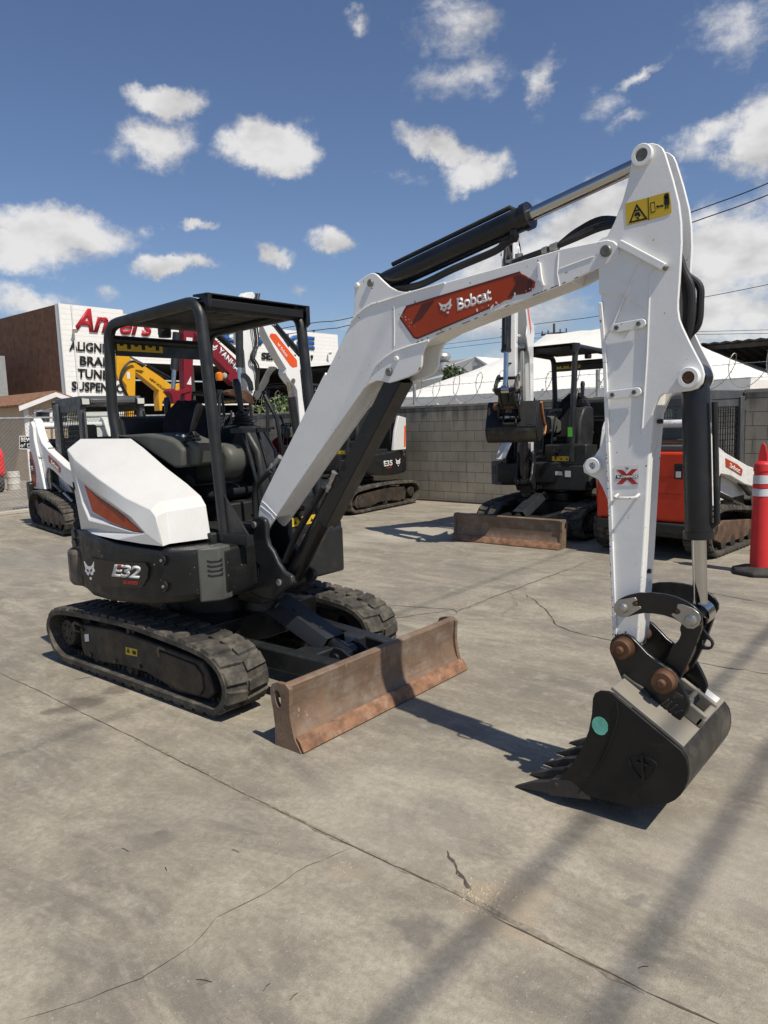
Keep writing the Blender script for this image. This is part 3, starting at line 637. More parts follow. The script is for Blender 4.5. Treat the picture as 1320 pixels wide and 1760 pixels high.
    b.plate([(.20,yn-.005,1.30),(.45,yn-.005,1.02),(.20,yn-.005,1.02)], (0,.012,0)); b.box((.17,yn-.03,.97),(.46,yn+.02,1.03)); b.plate([(.20,yf,1.25),(.30,yf,1.02),(.20,yf,1.02)], (0,.012,0))
    cf = b.build('canopy_frame', CHAR, root)
    b = MB(); b.plate([(x, yn+.035, z) for x, z in ((-.95,2.430),(-.2,2.458),(.11,2.470),(.175,2.45),(.175,2.40),(.166,2.40),(.163,2.442),(.10,2.456),(-.2,2.444),(-.95,2.415))], (0, yf-yn-.07, 0))
    for k in range(6): yy = yn+.12+k*.125; b.box((-.88,yy,2.440),(.06,yy+.05,2.470))
    rp = b.build('canopy_roof', mat('roof_black', (.007,.007,.007), .6, var=.1), cf, .004)
    b = MB(); b.plate([(.05,yn-.01,2.485),(.18,yn+.01,2.485),(.18,yn+.01,2.40),(.16,yn+.01,2.40),(.135,yn-.01,2.45)], (0,.03,0)); b.plate([(.05,yf+.01,2.485),(.18,yf-.01,2.485),(.18,yf-.01,2.36),(.15,yf-.01,2.34),(.125,yf+.01,2.40)], (0,.035,0))
    b.box((.04,yn,2.474),(.182,yf,2.484)); b.build('roof_lip', BLACK, cf, .004)
    b = MB(); b.box((-.935,yn+.04,2.20),(-.925,yf-.04,2.34)); bp_ = b.build('rear_visor', BLACK, cf, smooth=False)
    b = MB(); b.box((-.924,yn+.05,2.235),(-.9225,yn+.42,2.335)); st = b.build('instruction_sticker', YEL, cf, smooth=False)
    b = MB()
    for k in range(6): b.box((-.922,yn+.07+k*.058,2.25+(.0 if k % 2 else .02)),(-.9212,yn+.10+k*.058,2.31))
    b.box((-.922,yn+.05,2.283),(-.9214,yn+.42,2.286)); b.build('sticker_print', BLACKT, st, smooth=False)
    if main:
        b = MB(); b.lathe(Vector((-1.0,.10,2.36)), (0,0,1), [(0,.045),(.03,.05),(.05,.048),(.06,.05),(.075,.048),(.085,.05),(.10,.046),(.12,.03)], 18); b.build('beacon', DGREYP, cf)
    # front of the house, right and left of the swing bracket
    b = MB(); b.box((.02,.05,.92),(.20,.64,1.20)); b.box((.0,.02,.60),(.235,.66,.93)); b.build('front_panel', CHAR, root, .02)
    b = MB(); b.box((.2005,.16,.985),(.203,.44,1.045)); st = b.build('warning_sticker', YEL, root, smooth=False)
    b = MB()
    for k in range(3): b.plate([(.2035,.195+k*.08,1.0),(.2035,.228+k*.08,1.0),(.2035,.212+k*.08,1.028)], (.0006,0,0))
    b.build('warning_symbol', BLACKT, st, smooth=False)

def lug(c, r, o=0): return circ(c, 1, r)
def cylinder_set(root, name, p0, p1, r, rod_r, frac, y, hw=.045, guard=None):
    """p0 barrel end, p1 rod end, both (x,z)"""
    a = Vector((p0[0], y, p0[1])); c = Vector((p1[0], y, p1[1])); d = c-a; u = d.normalized()
    b = MB(); b.tube([a, a+u*.05, a+d*frac-u*.03, a+d*frac-u*.03, a+d*frac], [r*.85, r, r, r*1.12, r*1.12], 24)
    b.lathe(a, (0,1,0), [(-hw,.03),(-hw,r*1.05),(hw,r*1.05),(hw,.03)], 20); o = b.build(name, BLACK, root, ang=40)
    b = MB(); b.cyl(a+d*(frac-.03), c-u*.04, rod_r, 18); b.lathe(c, (0,1,0), [(-hw,.025),(-hw,rod_r*1.7),(hw,rod_r*1.7),(hw,.025)], 20); b.build('cylinder_rod', CHROME, o)
    b = MB(); s = u.cross(Vector((0,1,0))); off = s*(r+.018)
    b.tube([a+u*.10+off, a+d*frac*.9+off, a+d*frac*.93+s*r*.8], .012, 8); b.build('oil_pipe', HOSE, o)
    return o

YB0, YB1 = -.250, -.090          # the two sides of the boom
YA0, YA1 = -.236, -.104          # the two sides of the arm
YC = -.17
def pr(px, py, y, n): return n*abs((at(px,py,1,y)-CAM).dot(_f))/F_PX

def plate_hole(name, outer, inner, vec, m, parent):
    bmx = bmesh.new(); es = []
    for loop in (outer, inner):
        vv = [bmx.verts.new(p) for p in loop]
        for i in range(len(vv)): es.append(bmx.edges.new((vv[i], vv[(i+1) % len(vv)])))
    bmesh.ops.triangle_fill(bmx, use_beauty=True, use_dissolve=False, edges=es)
    r = bmesh.ops.extrude_face_region(bmx, geom=bmx.faces[:]); bmesh.ops.translate(bmx, vec=vec, verts=[v for v in r['geom'] if isinstance(v, bmesh.types.BMVert)])
    bmesh.ops.recalc_face_normals(bmx, faces=bmx.faces)
    me = bpy.data.meshes.new(name); bmx.to_mesh(me); bmx.free(); me.materials.append(m)
    o = bpy.data.objects.new(name, me); col.objects.link(o); o.parent = parent; return o

def swing_bracket(root):
    out = [(-165,230),(-205,250)]
    zs = lambda x, y: (370+x/4, 860+y/4)
    y0 = -.285
    pl = [(245,160),(255,120),(300,112),(338,130),(350,170),(350,250),(365,310),(395,350),(430,430),(470,490),(520,520),(530,560),(520,590),(480,612),(430,650),(400,690),(330,680),(240,640),(235,560),(300,520),(300,450),(250,400),(165,350),(195,270)]
    b = MB(); b.plate([at(*zs(*p),1,y0) for p in pl], (0,.035,0)); b.plate([at(*zs(*p),1,y0)+Vector((0,.19,0)) for p in pl], (0,.035,0)); br = b.build('swing_bracket', CHAR, root, .012, seg=3)
    b = MB(); b.cyl((.24,YC,.50),(.24,YC,.86),.10,24); b.box((.14,-.27,.56),(.36,-.07,.80)); b.cyl((.547,-.26,.727),(.547,-.08,.727),.05,18); b.build('swing_hub', BLACK, br, .008)
    for (u, v) in ((437,902),(480,1001)):
        c = at(u, v, 1, y0); r = pr(u,v,y0,6)
        b = MB(); b.lathe(c+Vector((0,.01,0)), (0,-1,0), [(0,r),(.016,r),(.020,r*.8)], 18); b.build('bracket_pin', STEEL, br)

BOOM = [z1(112,1020),z1(130,960),z1(610,0),z2(0,900),z2(130,620),z2(190,505),z2(210,440),z2(216,330),z2(216,232),z2(222,212),z2(240,195),z2(300,150),z2(340,130),z2(362,128),z2(385,140),z2(420,175),z2(480,230),z2(540,262),z2(590,272),z2(640,272),
        z2(1320,85),(968,427),(1043,412),(1054,414.5),(1061,421),(1064,431),(1061,441),(1051,449.7),(1004.8,471.5),(980.6,484.8),(840,539.4),z2(900,570),z2(780,640),z2(760,662),z2(738,710),z2(728,760),z2(722,830),z2(706,862),z2(680,888),z2(620,915),z2(520,950),z2(480,960),z2(450,955),z2(420,946),z2(380,945),z2(335,965),z2(290,1000),
        z1(510,690),z1(350,925),z1(235,1100),z1(175,1185),z1(160,1188),z1(120,1150),z1(104,1100)]
BOOM_LOCAL = [(p.x, p.z) for p in [at(u,v,1,YB0) for u, v in BOOM]]
# the web between the plates leaves the fork and the lugs open
WEB = [z1(112,1020),z1(610,0),z2(0,900),z2(130,620),z2(195,500),z2(250,430),z2(330,380),z2(420,352),z2(630,278),z2(1320,88),(968,430),(985,455),(978,484),(840,538.5),z2(900,569),z2(780,638),z2(640,685),z2(500,735),z2(400,815),z2(340,900),z2(285,1000),z1(510,690),z1(235,1098),z1(160,1100)]
WEB_LOCAL = [(p.x, p.z) for p in [at(u,v,1,YB0) for u, v in WEB]]

def boom(root, main=True, m=WHITE):
    b = MB(); t = .016
    b.plate([(x, YB0, z) for x, z in BOOM_LOCAL], (0, t, 0)); b.plate([(x, YB1-t, z) for x, z in BOOM_LOCAL], (0, t, 0))
    b.plate([(x, YB0+t+.0002, z) for x, z in WEB_LOCAL], (0, YB1-YB0-2*t-.0004, 0))
    bo = b.build('boom', m, root, .0035, ang=30)
    y = YB0
    # weld ridges along the plates
    b = MB()
    for ln in ([z2(190,500),z2(240,445),z2(290,400),z2(350,365),z2(410,350),z2(630,280),z2(900,203)], [z2(300,990),z2(340,900),z2(385,825),z2(450,768),z2(520,722),z2(640,680),z2(780,640)]):
        b.tube([at(*p,1,y-.001) for p in ln], .006, 8); b.build('weld_seam', m, bo); b = MB()
    for ln in ([z2(515,345),z2(520,560),z2(518,680)], [(960,435),(958,470),(962,492)], [(962,462),(1000,448),(1020,441)], [z1(125,1010),z1(205,1075),z1(230,1110)], [z1(135,975),z1(165,1000),z1(245,1085)]):
        b.tube([at(*p,1,y) for p in ln], .003, 6); b.build('weld_seam', m, bo); b = MB()
    # pins
    for (u, v, r, mm, nm) in (z2(341,204)+(6.5,PINS,'boom_pin'), z2(480,877)+(7,PINS,'boom_pin'), (1042,431.5,10,PINS,'boom_pin'), z2(240,223)+(4.6,m,'plug'), z2(537,778)+(5,m,'plug'), z2(1093,203)+(1,DARK,'grease_hole')):
        c = at(u, v, 1, y); rr = pr(u,v,y,r)
        b = MB(); b.lathe(c+Vector((0,.01,0)), (0,-1,0), [(0,rr),(.018,rr),(.022,rr*.82),(.0225,rr*.3),(.020,rr*.1)] if r > 2 else [(0,rr),(.0105,rr)], 22); b.build(nm, mm, bo)
    c = at(1042,431.5,1,y); b = MB(); rr = pr(1042,431,y,20); b.lathe(c+Vector((0,.012,0)), (0,-1,0), [(0,rr),(.014,rr),(.0145,rr*.5)], 30)
    # little bracket
    q = [(at(840+a/4.125,360+d/4.125,1,y-.001)) for a, d in ((350,375),(372,380),(385,490),(400,540),(388,548),(372,515),(348,500),(356,480))]
    b = MB(); b.plate(q, (0,-.012,0)); b.build('hose_clip', m, bo, .002)
    if main:
        z6 = lambda x, y_: (640+x/4.125, 380+y_/4.125)
        yd = y-.0012
        pg = [(193,690),(240,600),(1045,358),(1060,375),(1085,385),(1155,430),(1150,470),(1125,498),(1080,515),(1040,522),(1010,515),(985,555),(950,560),(925,570),(905,585),(870,600),(850,612),(800,632),(780,640),(320,835),(295,830)]
        b = MB(); b.plate(P(pg, z6, yd), (0,-.0008,0)); dc = b.build('boom_decal', DECALR, bo, smooth=False)
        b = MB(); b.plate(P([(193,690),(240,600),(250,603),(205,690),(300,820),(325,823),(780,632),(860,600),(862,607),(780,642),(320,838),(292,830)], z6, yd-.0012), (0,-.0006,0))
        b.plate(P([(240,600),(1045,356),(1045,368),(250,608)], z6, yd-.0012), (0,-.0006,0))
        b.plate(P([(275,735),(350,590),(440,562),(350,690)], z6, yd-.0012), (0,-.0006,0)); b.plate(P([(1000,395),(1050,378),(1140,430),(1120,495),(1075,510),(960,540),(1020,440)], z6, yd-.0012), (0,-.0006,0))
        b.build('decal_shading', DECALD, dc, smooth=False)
        text('brand_lettering', 'Bobcat', at(*z6(603,640),1,yd-.0015), at(*z6(845,562),1,yd-.0015), at(*z6(597,548),1,yd-.0015), DECALW, dc, bold=.028, space=.9, ext=.0005)
        cathead(at(*z6(492,672),1,yd-.0013), at(*z6(578,640),1,yd-.0013), at(*z6(470,578),1,yd-.0013), DECALW, DECALR, dc)
        # torn flakes where the decal has worn through to the paint
        b = MB(); rng = random.Random(3)
        for k in range(30):
            u = rng.uniform(640, 1150); v = 700-(u-640)*.385 + rng.uniform(-40, 6); s_ = rng.uniform(2, 9)
            if k < 12: u = rng.uniform(205, 300); v = 620+(u-205)*1.2+rng.uniform(-10,60); s_ = rng.uniform(1.5,4)
            pts = [(u+s_*rng.uniform(.5,1.2)*math.cos(a), v+s_*rng.uniform(.5,2.0)*math.sin(a)) for a in [2*PI*j/7 for j in range(7)]]
            b.plate(P(pts, z6, yd-.0020), (0,-.0004,0))
        b.build('worn_patch', m, dc, smooth=False)
        # chipped paint on the lower edge
        b = MB()
        for k in range(22):
            u = rng.uniform(700, 1010); v = 596-(u-700)*.405-1.2; L_ = rng.uniform(2,9)
            b.plate([at(u,v+.2,1,y-.0008), at(u+L_*.5,v-L_*.1-1.2,1,y-.0008), at(u+L_,v-L_*.405-.3,1,y-.0008), at(u+L_,v-L_*.405+.9,1,y-.0008), at(u,v+1.3,1,y-.0008)], (0,-.0004,0))
        for k in range(12):
            t_ = rng.random(); u = z1(840,200)[0]*(1-t_)+z1(520,690)[0]*t_; v = z1(840,200)[1]*(1-t_)+z1(520,690)[1]*t_; s_ = rng.uniform(.4,1.2)
            if rng.random() < .5: u, v = z2(290+rng.uniform(0,160), 1000)[0], 0; v = z2(0, 985-(u-z2(290,0)[0])*4.4*1.35)[1]
            b.plate([at(u-s_,v,1,y-.0008), at(u,v-s_,1,y-.0008), at(u+s_,v,1,y-.0008), at(u,v+s_*1.6,1,y-.0008)], (0,-.0004,0))
        b.build('chipped_paint', mat('bare_rusty_steel', (.06,.035,.02), .7, var=.3), bo, smooth=False)
    # hoses and pipes on the back of the boom
    b = MB()
    for k in range(4):
        yy = YB0+.035+k*.03
        b.tube([at(*z1(290,680),1,YB0)+Vector((-.012,yy-YB0,0)), at(*z1(600,22),1,YB0)+Vector((-.012,yy-YB0,0)), at(*z2(165,560),1,YB0)+Vector((-.012,yy-YB0,0))], .008, 8)
    b.build('hydraulic_pipe', HOSE, bo)
    b = MB(); 
    for k, yy in enumerate((-.20,-.16)):
        a = at(*z1(200,745),1,yy)+Vector((-.02,0,0)); c = at(*z1(290,640),1,yy)+Vector((-.02,0,0)); d = c-a
        b.tube([a, a+d*.25, a+d*.25, a+d*.4, a+d*.4, a+d*.7, a+d*.7, c], [.014,.014,.018,.018,.014,.014,.018,.018], 10)
    b.build('pipe_fitting', STEEL, bo)
    b = MB()
    for k in range(3):
        yy = YB0+.035+k*.045
        b.tube(catmull([tuple(at(*z1(200,745),1,yy)), tuple(at(*z1(130,860),1,yy)+Vector((-.04,0,0))), tuple(at(*z1(105,1000),1,yy)+Vector((-.03,0,-.02))), (.30,yy,.95),(.28,yy,.80)], 5, False), .017, 10)
    b.build('hydraulic_hose', HOSE, bo)
    b = MB()
    for k in range(4):
        yy = YB0+.03+k*.034; zt = lambda a, d: (840+a/4.125, 360+d/4.125)
        b.tube(catmull([tuple(at(*zt(240,345),1,yy)+Vector((-.05,0,-.01))), tuple(at(*zt(360,305),1,yy)), tuple(at(*zt(480,262),1,yy)), tuple(at(*zt(620,205),1,yy)+Vector((0,0,.01*k))), tuple(at(*zt(800,130),1,yy)+Vector((0,0,.012*k))), tuple(at(*zt(1000,90),1,yy))], 5, False), .013, 8)
    b.build('hydraulic_hose', HOSE, bo)
    b = MB(); zt = lambda a, d: (840+a/4.125, 360+d/4.125)
    for yy in (-.22,-.18,-.13): 
        a = at(*zt(355,310),1,yy); c = at(*zt(500,255),1,yy); d = c-a
        b.tube([a, a+d*.2, a+d*.2, a+d*.45, a+d*.45, a+d*.6, a+d*.6, a+d*.95, a+d*.95, c], [.010,.010,.017,.017,.012,.012,.018,.018,.012,.012], 10)
    c = at(*zt(215,365),1,-.2); b.cyl(c, c+Vector((0,0,.03)), .018, 12); b.box((c.x-.05,c.y-.03,c.z-.005),(c.x+.05,c.y+.03,c.z+.008))
    b.build('pipe_fitting', STEEL, bo)
    return bo

EAR = [z5(365,100),z5(372,75),z5(400,45),z5(440,26),z5(480,21),z5(515,30),z5(540,50),z5(556,85),z5(600,230),z5(635,370),z5(648,480),z5(651,600),z5(640,800),z5(630,940),z5(630,990),z5(638,1045),z5(655,1090),z5(700,1185),z5(770,1320),z5(782,1365),z5(772,1415),z5(745,1448),z5(700,1462),z5(545,1480),z5(520,1500),z5(490,1570),z5(440,1700),z5(425,1715),z5(413,1690),z5(425,1500),z5(440,1250),z5(455,1000),z5(300,900),z5(170,900),z5(169,780),z5(165,640),z5(210,580),z5(260,480),z5(310,350),z5(340,240),z5(356,150)]
EAR_LOCAL = [(p.x, p.z) for p in [at(u,v,1,YA0) for u, v in EAR]]
ARMB = [(1031,440),(1030,470),(1040.5,624),(1043.5,760),(1050,930),(1056,1100),(1062,1126),(1076,1132),(1092,1118),(1097,1100),(1107,950),(1116,794),(1124,700),(1138,590),(1146,520),(1146,450),(1120,425),(1060,415)]
ARMB_LOCAL = [(p.x, p.z) for p in [at(u,v,1,YA0) for u, v in ARMB]]

def arm(root, main=True, m=WHITE):
    b = MB(); t = .012
    b.plate([(x, YA0-.006, z) for x, z in EAR_LOCAL], (0, t+.006, 0)); b.plate([(x, YA1-t, z) for x, z in EAR_LOCAL], (0, t+.006, 0))
    ar = None
    arm_o = MB(); arm_o.plate([(x, YA0, z) for x, z in ARMB_LOCAL], (0, YA1-YA0, 0)); ar = arm_o.build('arm', m, root, .008, seg=3, ang=30)
    b.build('arm_side_plate', m, ar, .003, ang=30)
    b = MB()   # flange down the rear edge and welded front corner
    zt = [(1033.5,520),(1041.5,624),(1046,760),(1052.5,930),(1058.5,1090)]
    for i in range(len(zt)-1): b.plate([at(zt[i][0]-4.2,zt[i][1],1,YA0), at(zt[i][0]+2.6,zt[i][1],1,YA0), at(zt[i+1][0]+2.6,zt[i+1][1],1,YA0), at(zt[i+1][0]-4.2,zt[i+1][1],1,YA0)], (0,-.010,0))
    b.build('edge_flange', m, ar, .003)
    y = YA0-.006
    b = MB()
    b.tube([at(*z5(*p),1,y) for p in ((430,705),(395,735),(330,880),(250,1080),(210,1130))], .0035, 6); b.build('weld_seam', m, ar); b = MB()
    b.tube([at(*z5(*p),1,y) for p in ((545,752),(480,765),(466,790),(462,900),(448,1250),(432,1500),(420,1680))], .004, 6)
    b.build('weld_seam', m, ar)
    b = MB(); p0 = at(*z5(285,602),1,y-.012); p1 = at(*z5(548,742),1,y-.012); b.beam(p0, p1, .030, .020, (0,1,0)); sb = b.build('stop_bar', m, ar, .004)
    b = MB(); b.cyl(p1, p1+(p1-p0).normalized()*.012, .011, 10); b.build('bolt', PINS, sb)
    for (a, c) in (((262,1098),(418,1070)),((238,1487),(392,1468))):
        p0 = at(*z5(*a),1,YA0-.009 if a[1] > 1200 else YA0-.009); p1 = at(*z5(*c),1,YA0-.009); d = (p1-p0); q = []; u = d.normalized(); s = Vector((-u.z,0,u.x))*.018
        for k in range(9): an = PI/2+PI*k/8; q.append(p0+u*.018*math.cos(an)+s*math.sin(an))
        for k in range(9): an = -PI/2+PI*k/8; q.append(p1+u*.018*math.cos(an)+s*math.sin(an))
        b = MB(); b.plate(q, (0,-.010,0)); lb = b.build('hose_guard_strip', m, ar, .002)
        b = MB()
        for pp in (p0+u*.01, p1-u*.01): b.lathe(pp+Vector((0,-.010,0)), (0,-1,0), [(0,.010),(.006,.010),(.0062,.006),(.003,.005)], 6)
        b.build('bolt', PINS, lb)
    def boss(u, v, ro, ri, mm, name, dp=.02, y_=y, inner=PINS):
        c = at(u, v, 1, y_); r0 = pr(u,v,y_,ro); r1 = pr(u,v,y_,ri)
        b = MB(); b.lathe(c+Vector((0,.008,0)), (0,-1,0), [(0,r0),(dp+.004,r0),(dp+.008,r0*.93),(dp+.008,r1*1.05),(dp*.5,r1)], 28); o = b.build(name, mm, ar)
        b = MB(); b.lathe(c+Vector((0,.008,0)), (0,-1,0), [(0,r1),(dp*.9,r1),(dp*.9+.002,r1*.9),(dp*.9+.0022,r1*.2),(dp*.9,r1*.1)], 22); b.build('pin', inner, o)
    boss(*z5(423,93), 18.5, 10.5, m, 'pin_boss', .018)
    boss(*z5(697,1385), 18, 10.5, m, 'pin_boss', .026, inner=PINR)
    c = at(*z5(210,650),1,YA0-.003); r0 = pr(1042,432,YA0,24); b = MB(); b.lathe(c+Vector((0,.004,0)), (0,-1,0), [(0,r0),(.006,r0),(.007,r0*.3)], 30); b.build('joint_boss', m, ar)
    # thumb mount on the back of the arm
    c = at(1018.6,800.5,1,YA0); ro = pr(1018,800,YA0,14); ri = pr(1018,800,YA0,6)
    q = px_on([(1052,720),(1042,735),(1034,765),(1022,784),(1008,790),(1002,800),(1004,812),(1016,818),(1028,824),(1036,838),(1044,858),(1056,860)], 1, YA0+.02)
    hole = [(c.x+ri*math.cos(a), YA0+.02, c.z+ri*math.sin(a)) for a in [2*PI*k/14 for k in range(14)]]
    plate_hole('thumb_mount', q, hole, (0,.015,0), m, ar); plate_hole('thumb_mount', [p+Vector((0,.065,0)) for p in q], [(a, b_+.065, c_) for a, b_, c_ in hole], (0,.015,0), m, ar)
    b = MB(); n = 24; vs = []
    for (yy, r_) in ((YA0-.006,ri),(YA0-.006,ro*.9),(YA0+.0,ro),(YA0+.022,ro),(YA0+.022,ri)):
        for k in range(n): a = 2*PI*k/n; vs.append((c.x+r_*math.cos(a), yy, c.z+r_*math.sin(a)))
    b.add(vs, [(i*n+k, i*n+(k+1) % n, ((i+1) % 5)*n+(k+1) % n, ((i+1) % 5)*n+k) for i in range(5) for k in range(n)]); b.build('mount_ring', m, ar)
    # lifting handles on both sides
    for (yy, s) in ((YA0,-1),(YA1,1)):
        a = at(1062,850,1,YA0); c = at(1098,850,1,YA0); a = Vector((a.x,yy,a.z)); c = Vector((c.x,yy,c.z)); o = Vector((0,s*.045,-.01))
        b = MB(); b.tube([a, a+o*.8, a+o+Vector((.012,0,0)), c+o-Vector((.012,0,0)), c+o*.8, c], .006, 8); b.build('tie_down_handle', m if s > 0 else WHITE2, ar)
    if main:
        ys = y-.0010
        b = MB(); b.plate([at(*z5(*p),1,ys) for p in ((320,373),(455,336),(540,312),(578,303),(586,360),(590,425),(560,440),(455,468),(440,470),(328,502))], (0,-.0008,0)); st = b.build('warning_sticker', YEL, ar, smooth=False)
        yt = ys-.0010
        b = MB()
        tri = [(387,372),(452,462),(342,488)]; tri2 = [(387,392),(436,456),(356,475)]
        T0 = [at(*z5(*p),1,yt) for p in tri]; T2 = [at(*z5(*p),1,yt) for p in tri2]
        for i in range(3): j = (i+1) % 3; b.plate([T0[i], T0[j], T2[j], T2[i]], (0,-.0005,0))
        for q in ([(372,412),(404,404),(405,413),(374,420)], [(380,425),(400,420),(410,440),(400,452),(392,440),(378,448),(372,440)], [(388,448),(404,460),(396,464),(382,454)],
                  [(452,338),(456,337),(460,468),(456,469)], [(466,368),(492,361),(496,420),(470,427)],
                  [(498,390),(510,381),(512,386),(532,381),(530,376),(544,384),(534,395),(532,389),(513,393),(514,399)],
                  [(547,335),(574,330),(577,345),(579,378),(574,378),(571,352),(573,400),(567,402),(563,372),(558,404),(552,404),(554,352),(552,380),(547,380)]):
            b.plate([at(*z5(*p),1,yt) for p in q], (0,-.0005,0))
        hc = at(*z5(560,327),1,yt); b.plate([(hc.x+.010*math.cos(a), hc.y, hc.z+.010*math.sin(a)) for a in [2*PI*k/10 for k in range(10)]], (0,-.0005,0))
        b.build('warning_symbol', BLACKT, st, smooth=False)
        b = MB(); b.plate([at(*z5(*p),1,yt-.0007) for p in ((470,373),(488,368),(492,416),(474,421))], (0,-.0004,0)); b.build('symbol_inset', YEL, st, smooth=False)
        # X-CHANGE sticker
        z4_ = z4; yq = YA0-.0012
        b = MB(); b.plate([at(*z4_(*p),1,yq) for p in ((334,92),(522,84),(524,236),(336,246))], (0,-.0008,0)); st = b.build('exchange_sticker', DECALW, ar, smooth=False)
        b = MB()
        b.plate([at(*z4_(*p),1,yq-.0010) for p in ((347,120),(392,120),(515,228),(470,230))], (0,-.0004,0)); b.build('red_cross', REDT, st, smooth=False)
        b = MB(); b.plate([at(*z4_(*p),1,yq-.0011) for p in ((466,116),(510,114),(396,229),(350,230))], (0,-.0004,0)); b.build('red_cross', REDT, st, smooth=False)
        b = MB(); b.plate([at(*z4_(*p),1,yq-.0018) for p in ((345,163),(513,158),(513,184),(345,189))], (0,-.0004,0)); b.build('black_band', BLACKT, st, smooth=False)
        text('sticker_lettering', 'X-CHANGE', at(*z4_(350,186),1,yq-.0025), at(*z4_(509,181),1,yq-.0025), at(*z4_(350,167),1,yq-.0025), DECALW, st, bold=.03, ext=.0004)
        cathead(at(*z4_(418,124),1,yq-.002), at(*z4_(441,123),1,yq-.002), at(*z4_(417,101),1,yq-.002), BLACKT, DECALW, st)
        rng = random.Random(9); b = MB(); xb = {}
        def chip(u, v, s_, yy):
            k = rng.randint(5,8); b.plate([at(u+s_*rng.uniform(.4,1.3)*math.cos(a), v+s_*rng.uniform(.6,1.8)*math.sin(a), 1, yy) for a in [2*PI*j/k for j in range(k)]], (0,-.0004,0))
        for k in range(44):
            v = rng.uniform(780, 1100); u = 1043.2+(v-760)*.037+rng.uniform(-1.0,1.2); chip(u-1.5, v, rng.uniform(.5,1.3), YA0-.0108)
        for k in range(26): v = 1092+rng.uniform(-6,8); u = rng.uniform(1057,1094); chip(u, v, rng.uniform(.6,2.2), YA0-.0008)
        for k in range(9): chip(rng.uniform(1040,1110), rng.uniform(480,1080), rng.uniform(.3,.6), YA0-.0008)
        for k in range(12): v = rng.uniform(900,1090); chip(1117-(v-780)*.066, v, rng.uniform(.3,.9), YA0-.0008)
        b.build('chipped_paint', mat('bare_rusty_steel', (.06,.035,.02)), ar, smooth=False)
    # hoses looping down the front of the arm
    b = MB()
    for k, (dx, yy) in enumerate(((0,-.155),(.02,-.135),(.0,-.195),(-.012,-.175))):
        b.tube(catmull([tuple(at(*z5(560+dx*500,700),1,yy)+Vector((.02,0,.10))), tuple(at(*z5(660,760),1,yy)), tuple(at(*z5(700+dx*900,850),1,yy)+Vector((dx,0,0))), tuple(at(*z5(708+dx*900,950),1,yy)+Vector((dx,0,0))), tuple(at(*z5(700+dx*600,1080),1,yy)+Vector((dx,0,0))), tuple(at(*z5(670,1170),1,yy)), tuple(at(*z5(640,1260),1,yy)+Vector((-.03,0,-.06)))], 6, False), .015, 10)
    b.build('hydraulic_hose', HOSE, ar)
    b = MB()
    for (u, v) in (z5(505,1640), (1109,981)):
        c = at(u, v, 1, -.17)+Vector((.012,0,0)); b.cyl(c+Vector((-.03,0,0)), c+Vector((.012,0,0)), .010, 8); b.cyl(c+Vector((.0,-.02,0)), c+Vector((0,.02,0)), .008, 8)
    b.build('arm_bolt', BLACK, ar)
    # rear fork plates of the boom joint inside
    return ar

LINK = [(100,400),(105,360),(140,320),(200,288),(270,265),(370,245),(500,245),(640,260),(760,290),(880,340),(960,390),(1010,440),(1045,500),(1045,560),(1010,615),(940,635),(880,610),(820,570),(740,525),(640,490),(520,470),(420,465),(330,480),(250,505),(180,500),(130,460)]
LPL = [(150,320),(330,288),(355,325),(318,335),(300,355),(318,378),(350,385),(385,385),(397,410),(300,470),(250,500),(190,508),(130,480),(102,430),(104,370)]
LPR = [(790,362),(840,365),(960,410),(1020,460),(1040,520),(1020,590),(960,632),(890,625),(850,590),(725,485),(722,470),(745,455),(775,468),(808,465),(820,440),(800,420),(778,405)]
HLK = [(830,560),(808,620),(806,650),(818,690),(800,740),(780,770),(725,825),(700,870),(640,1000),(600,1090),(640,1180),(720,1200),(810,1180),(870,1060),(960,860),(1040,640),(1040,560),(960,500)]
COUP = [(45,850),(50,800),(70,750),(110,712),(170,690),(230,695),(280,720),(350,790),(450,900),(560,985),(640,1040),(700,1070),(760,1125),(830,1250),(890,1380),(912,1455),(870,1560),(792,1640),(640,1530),(400,1350),(190,1190),(160,1140),(90,970),(55,900)]
BK = [(1018.5,1201),(1016.8,1228),(1011.6,1256),(999,1288),(978.5,1319),(962,1336),(972,1352),(996,1364.6),(1020,1371),(1055,1380),(1080,1384.5),(1104,1386),(1122,1385.5),(1138.8,1383.8),(1150,1380.5),(1160,1375.5),(1169,1367.5),(1176,1357),(1181,1345),(1183,1332),(1182.5,1318),(1179,1303),(1170,1289.7),(1062,1200),(1054,1193),(1045,1189),(1030.7,1188),(1022,1192)]
BKY0, BKY1 = -.457, .150
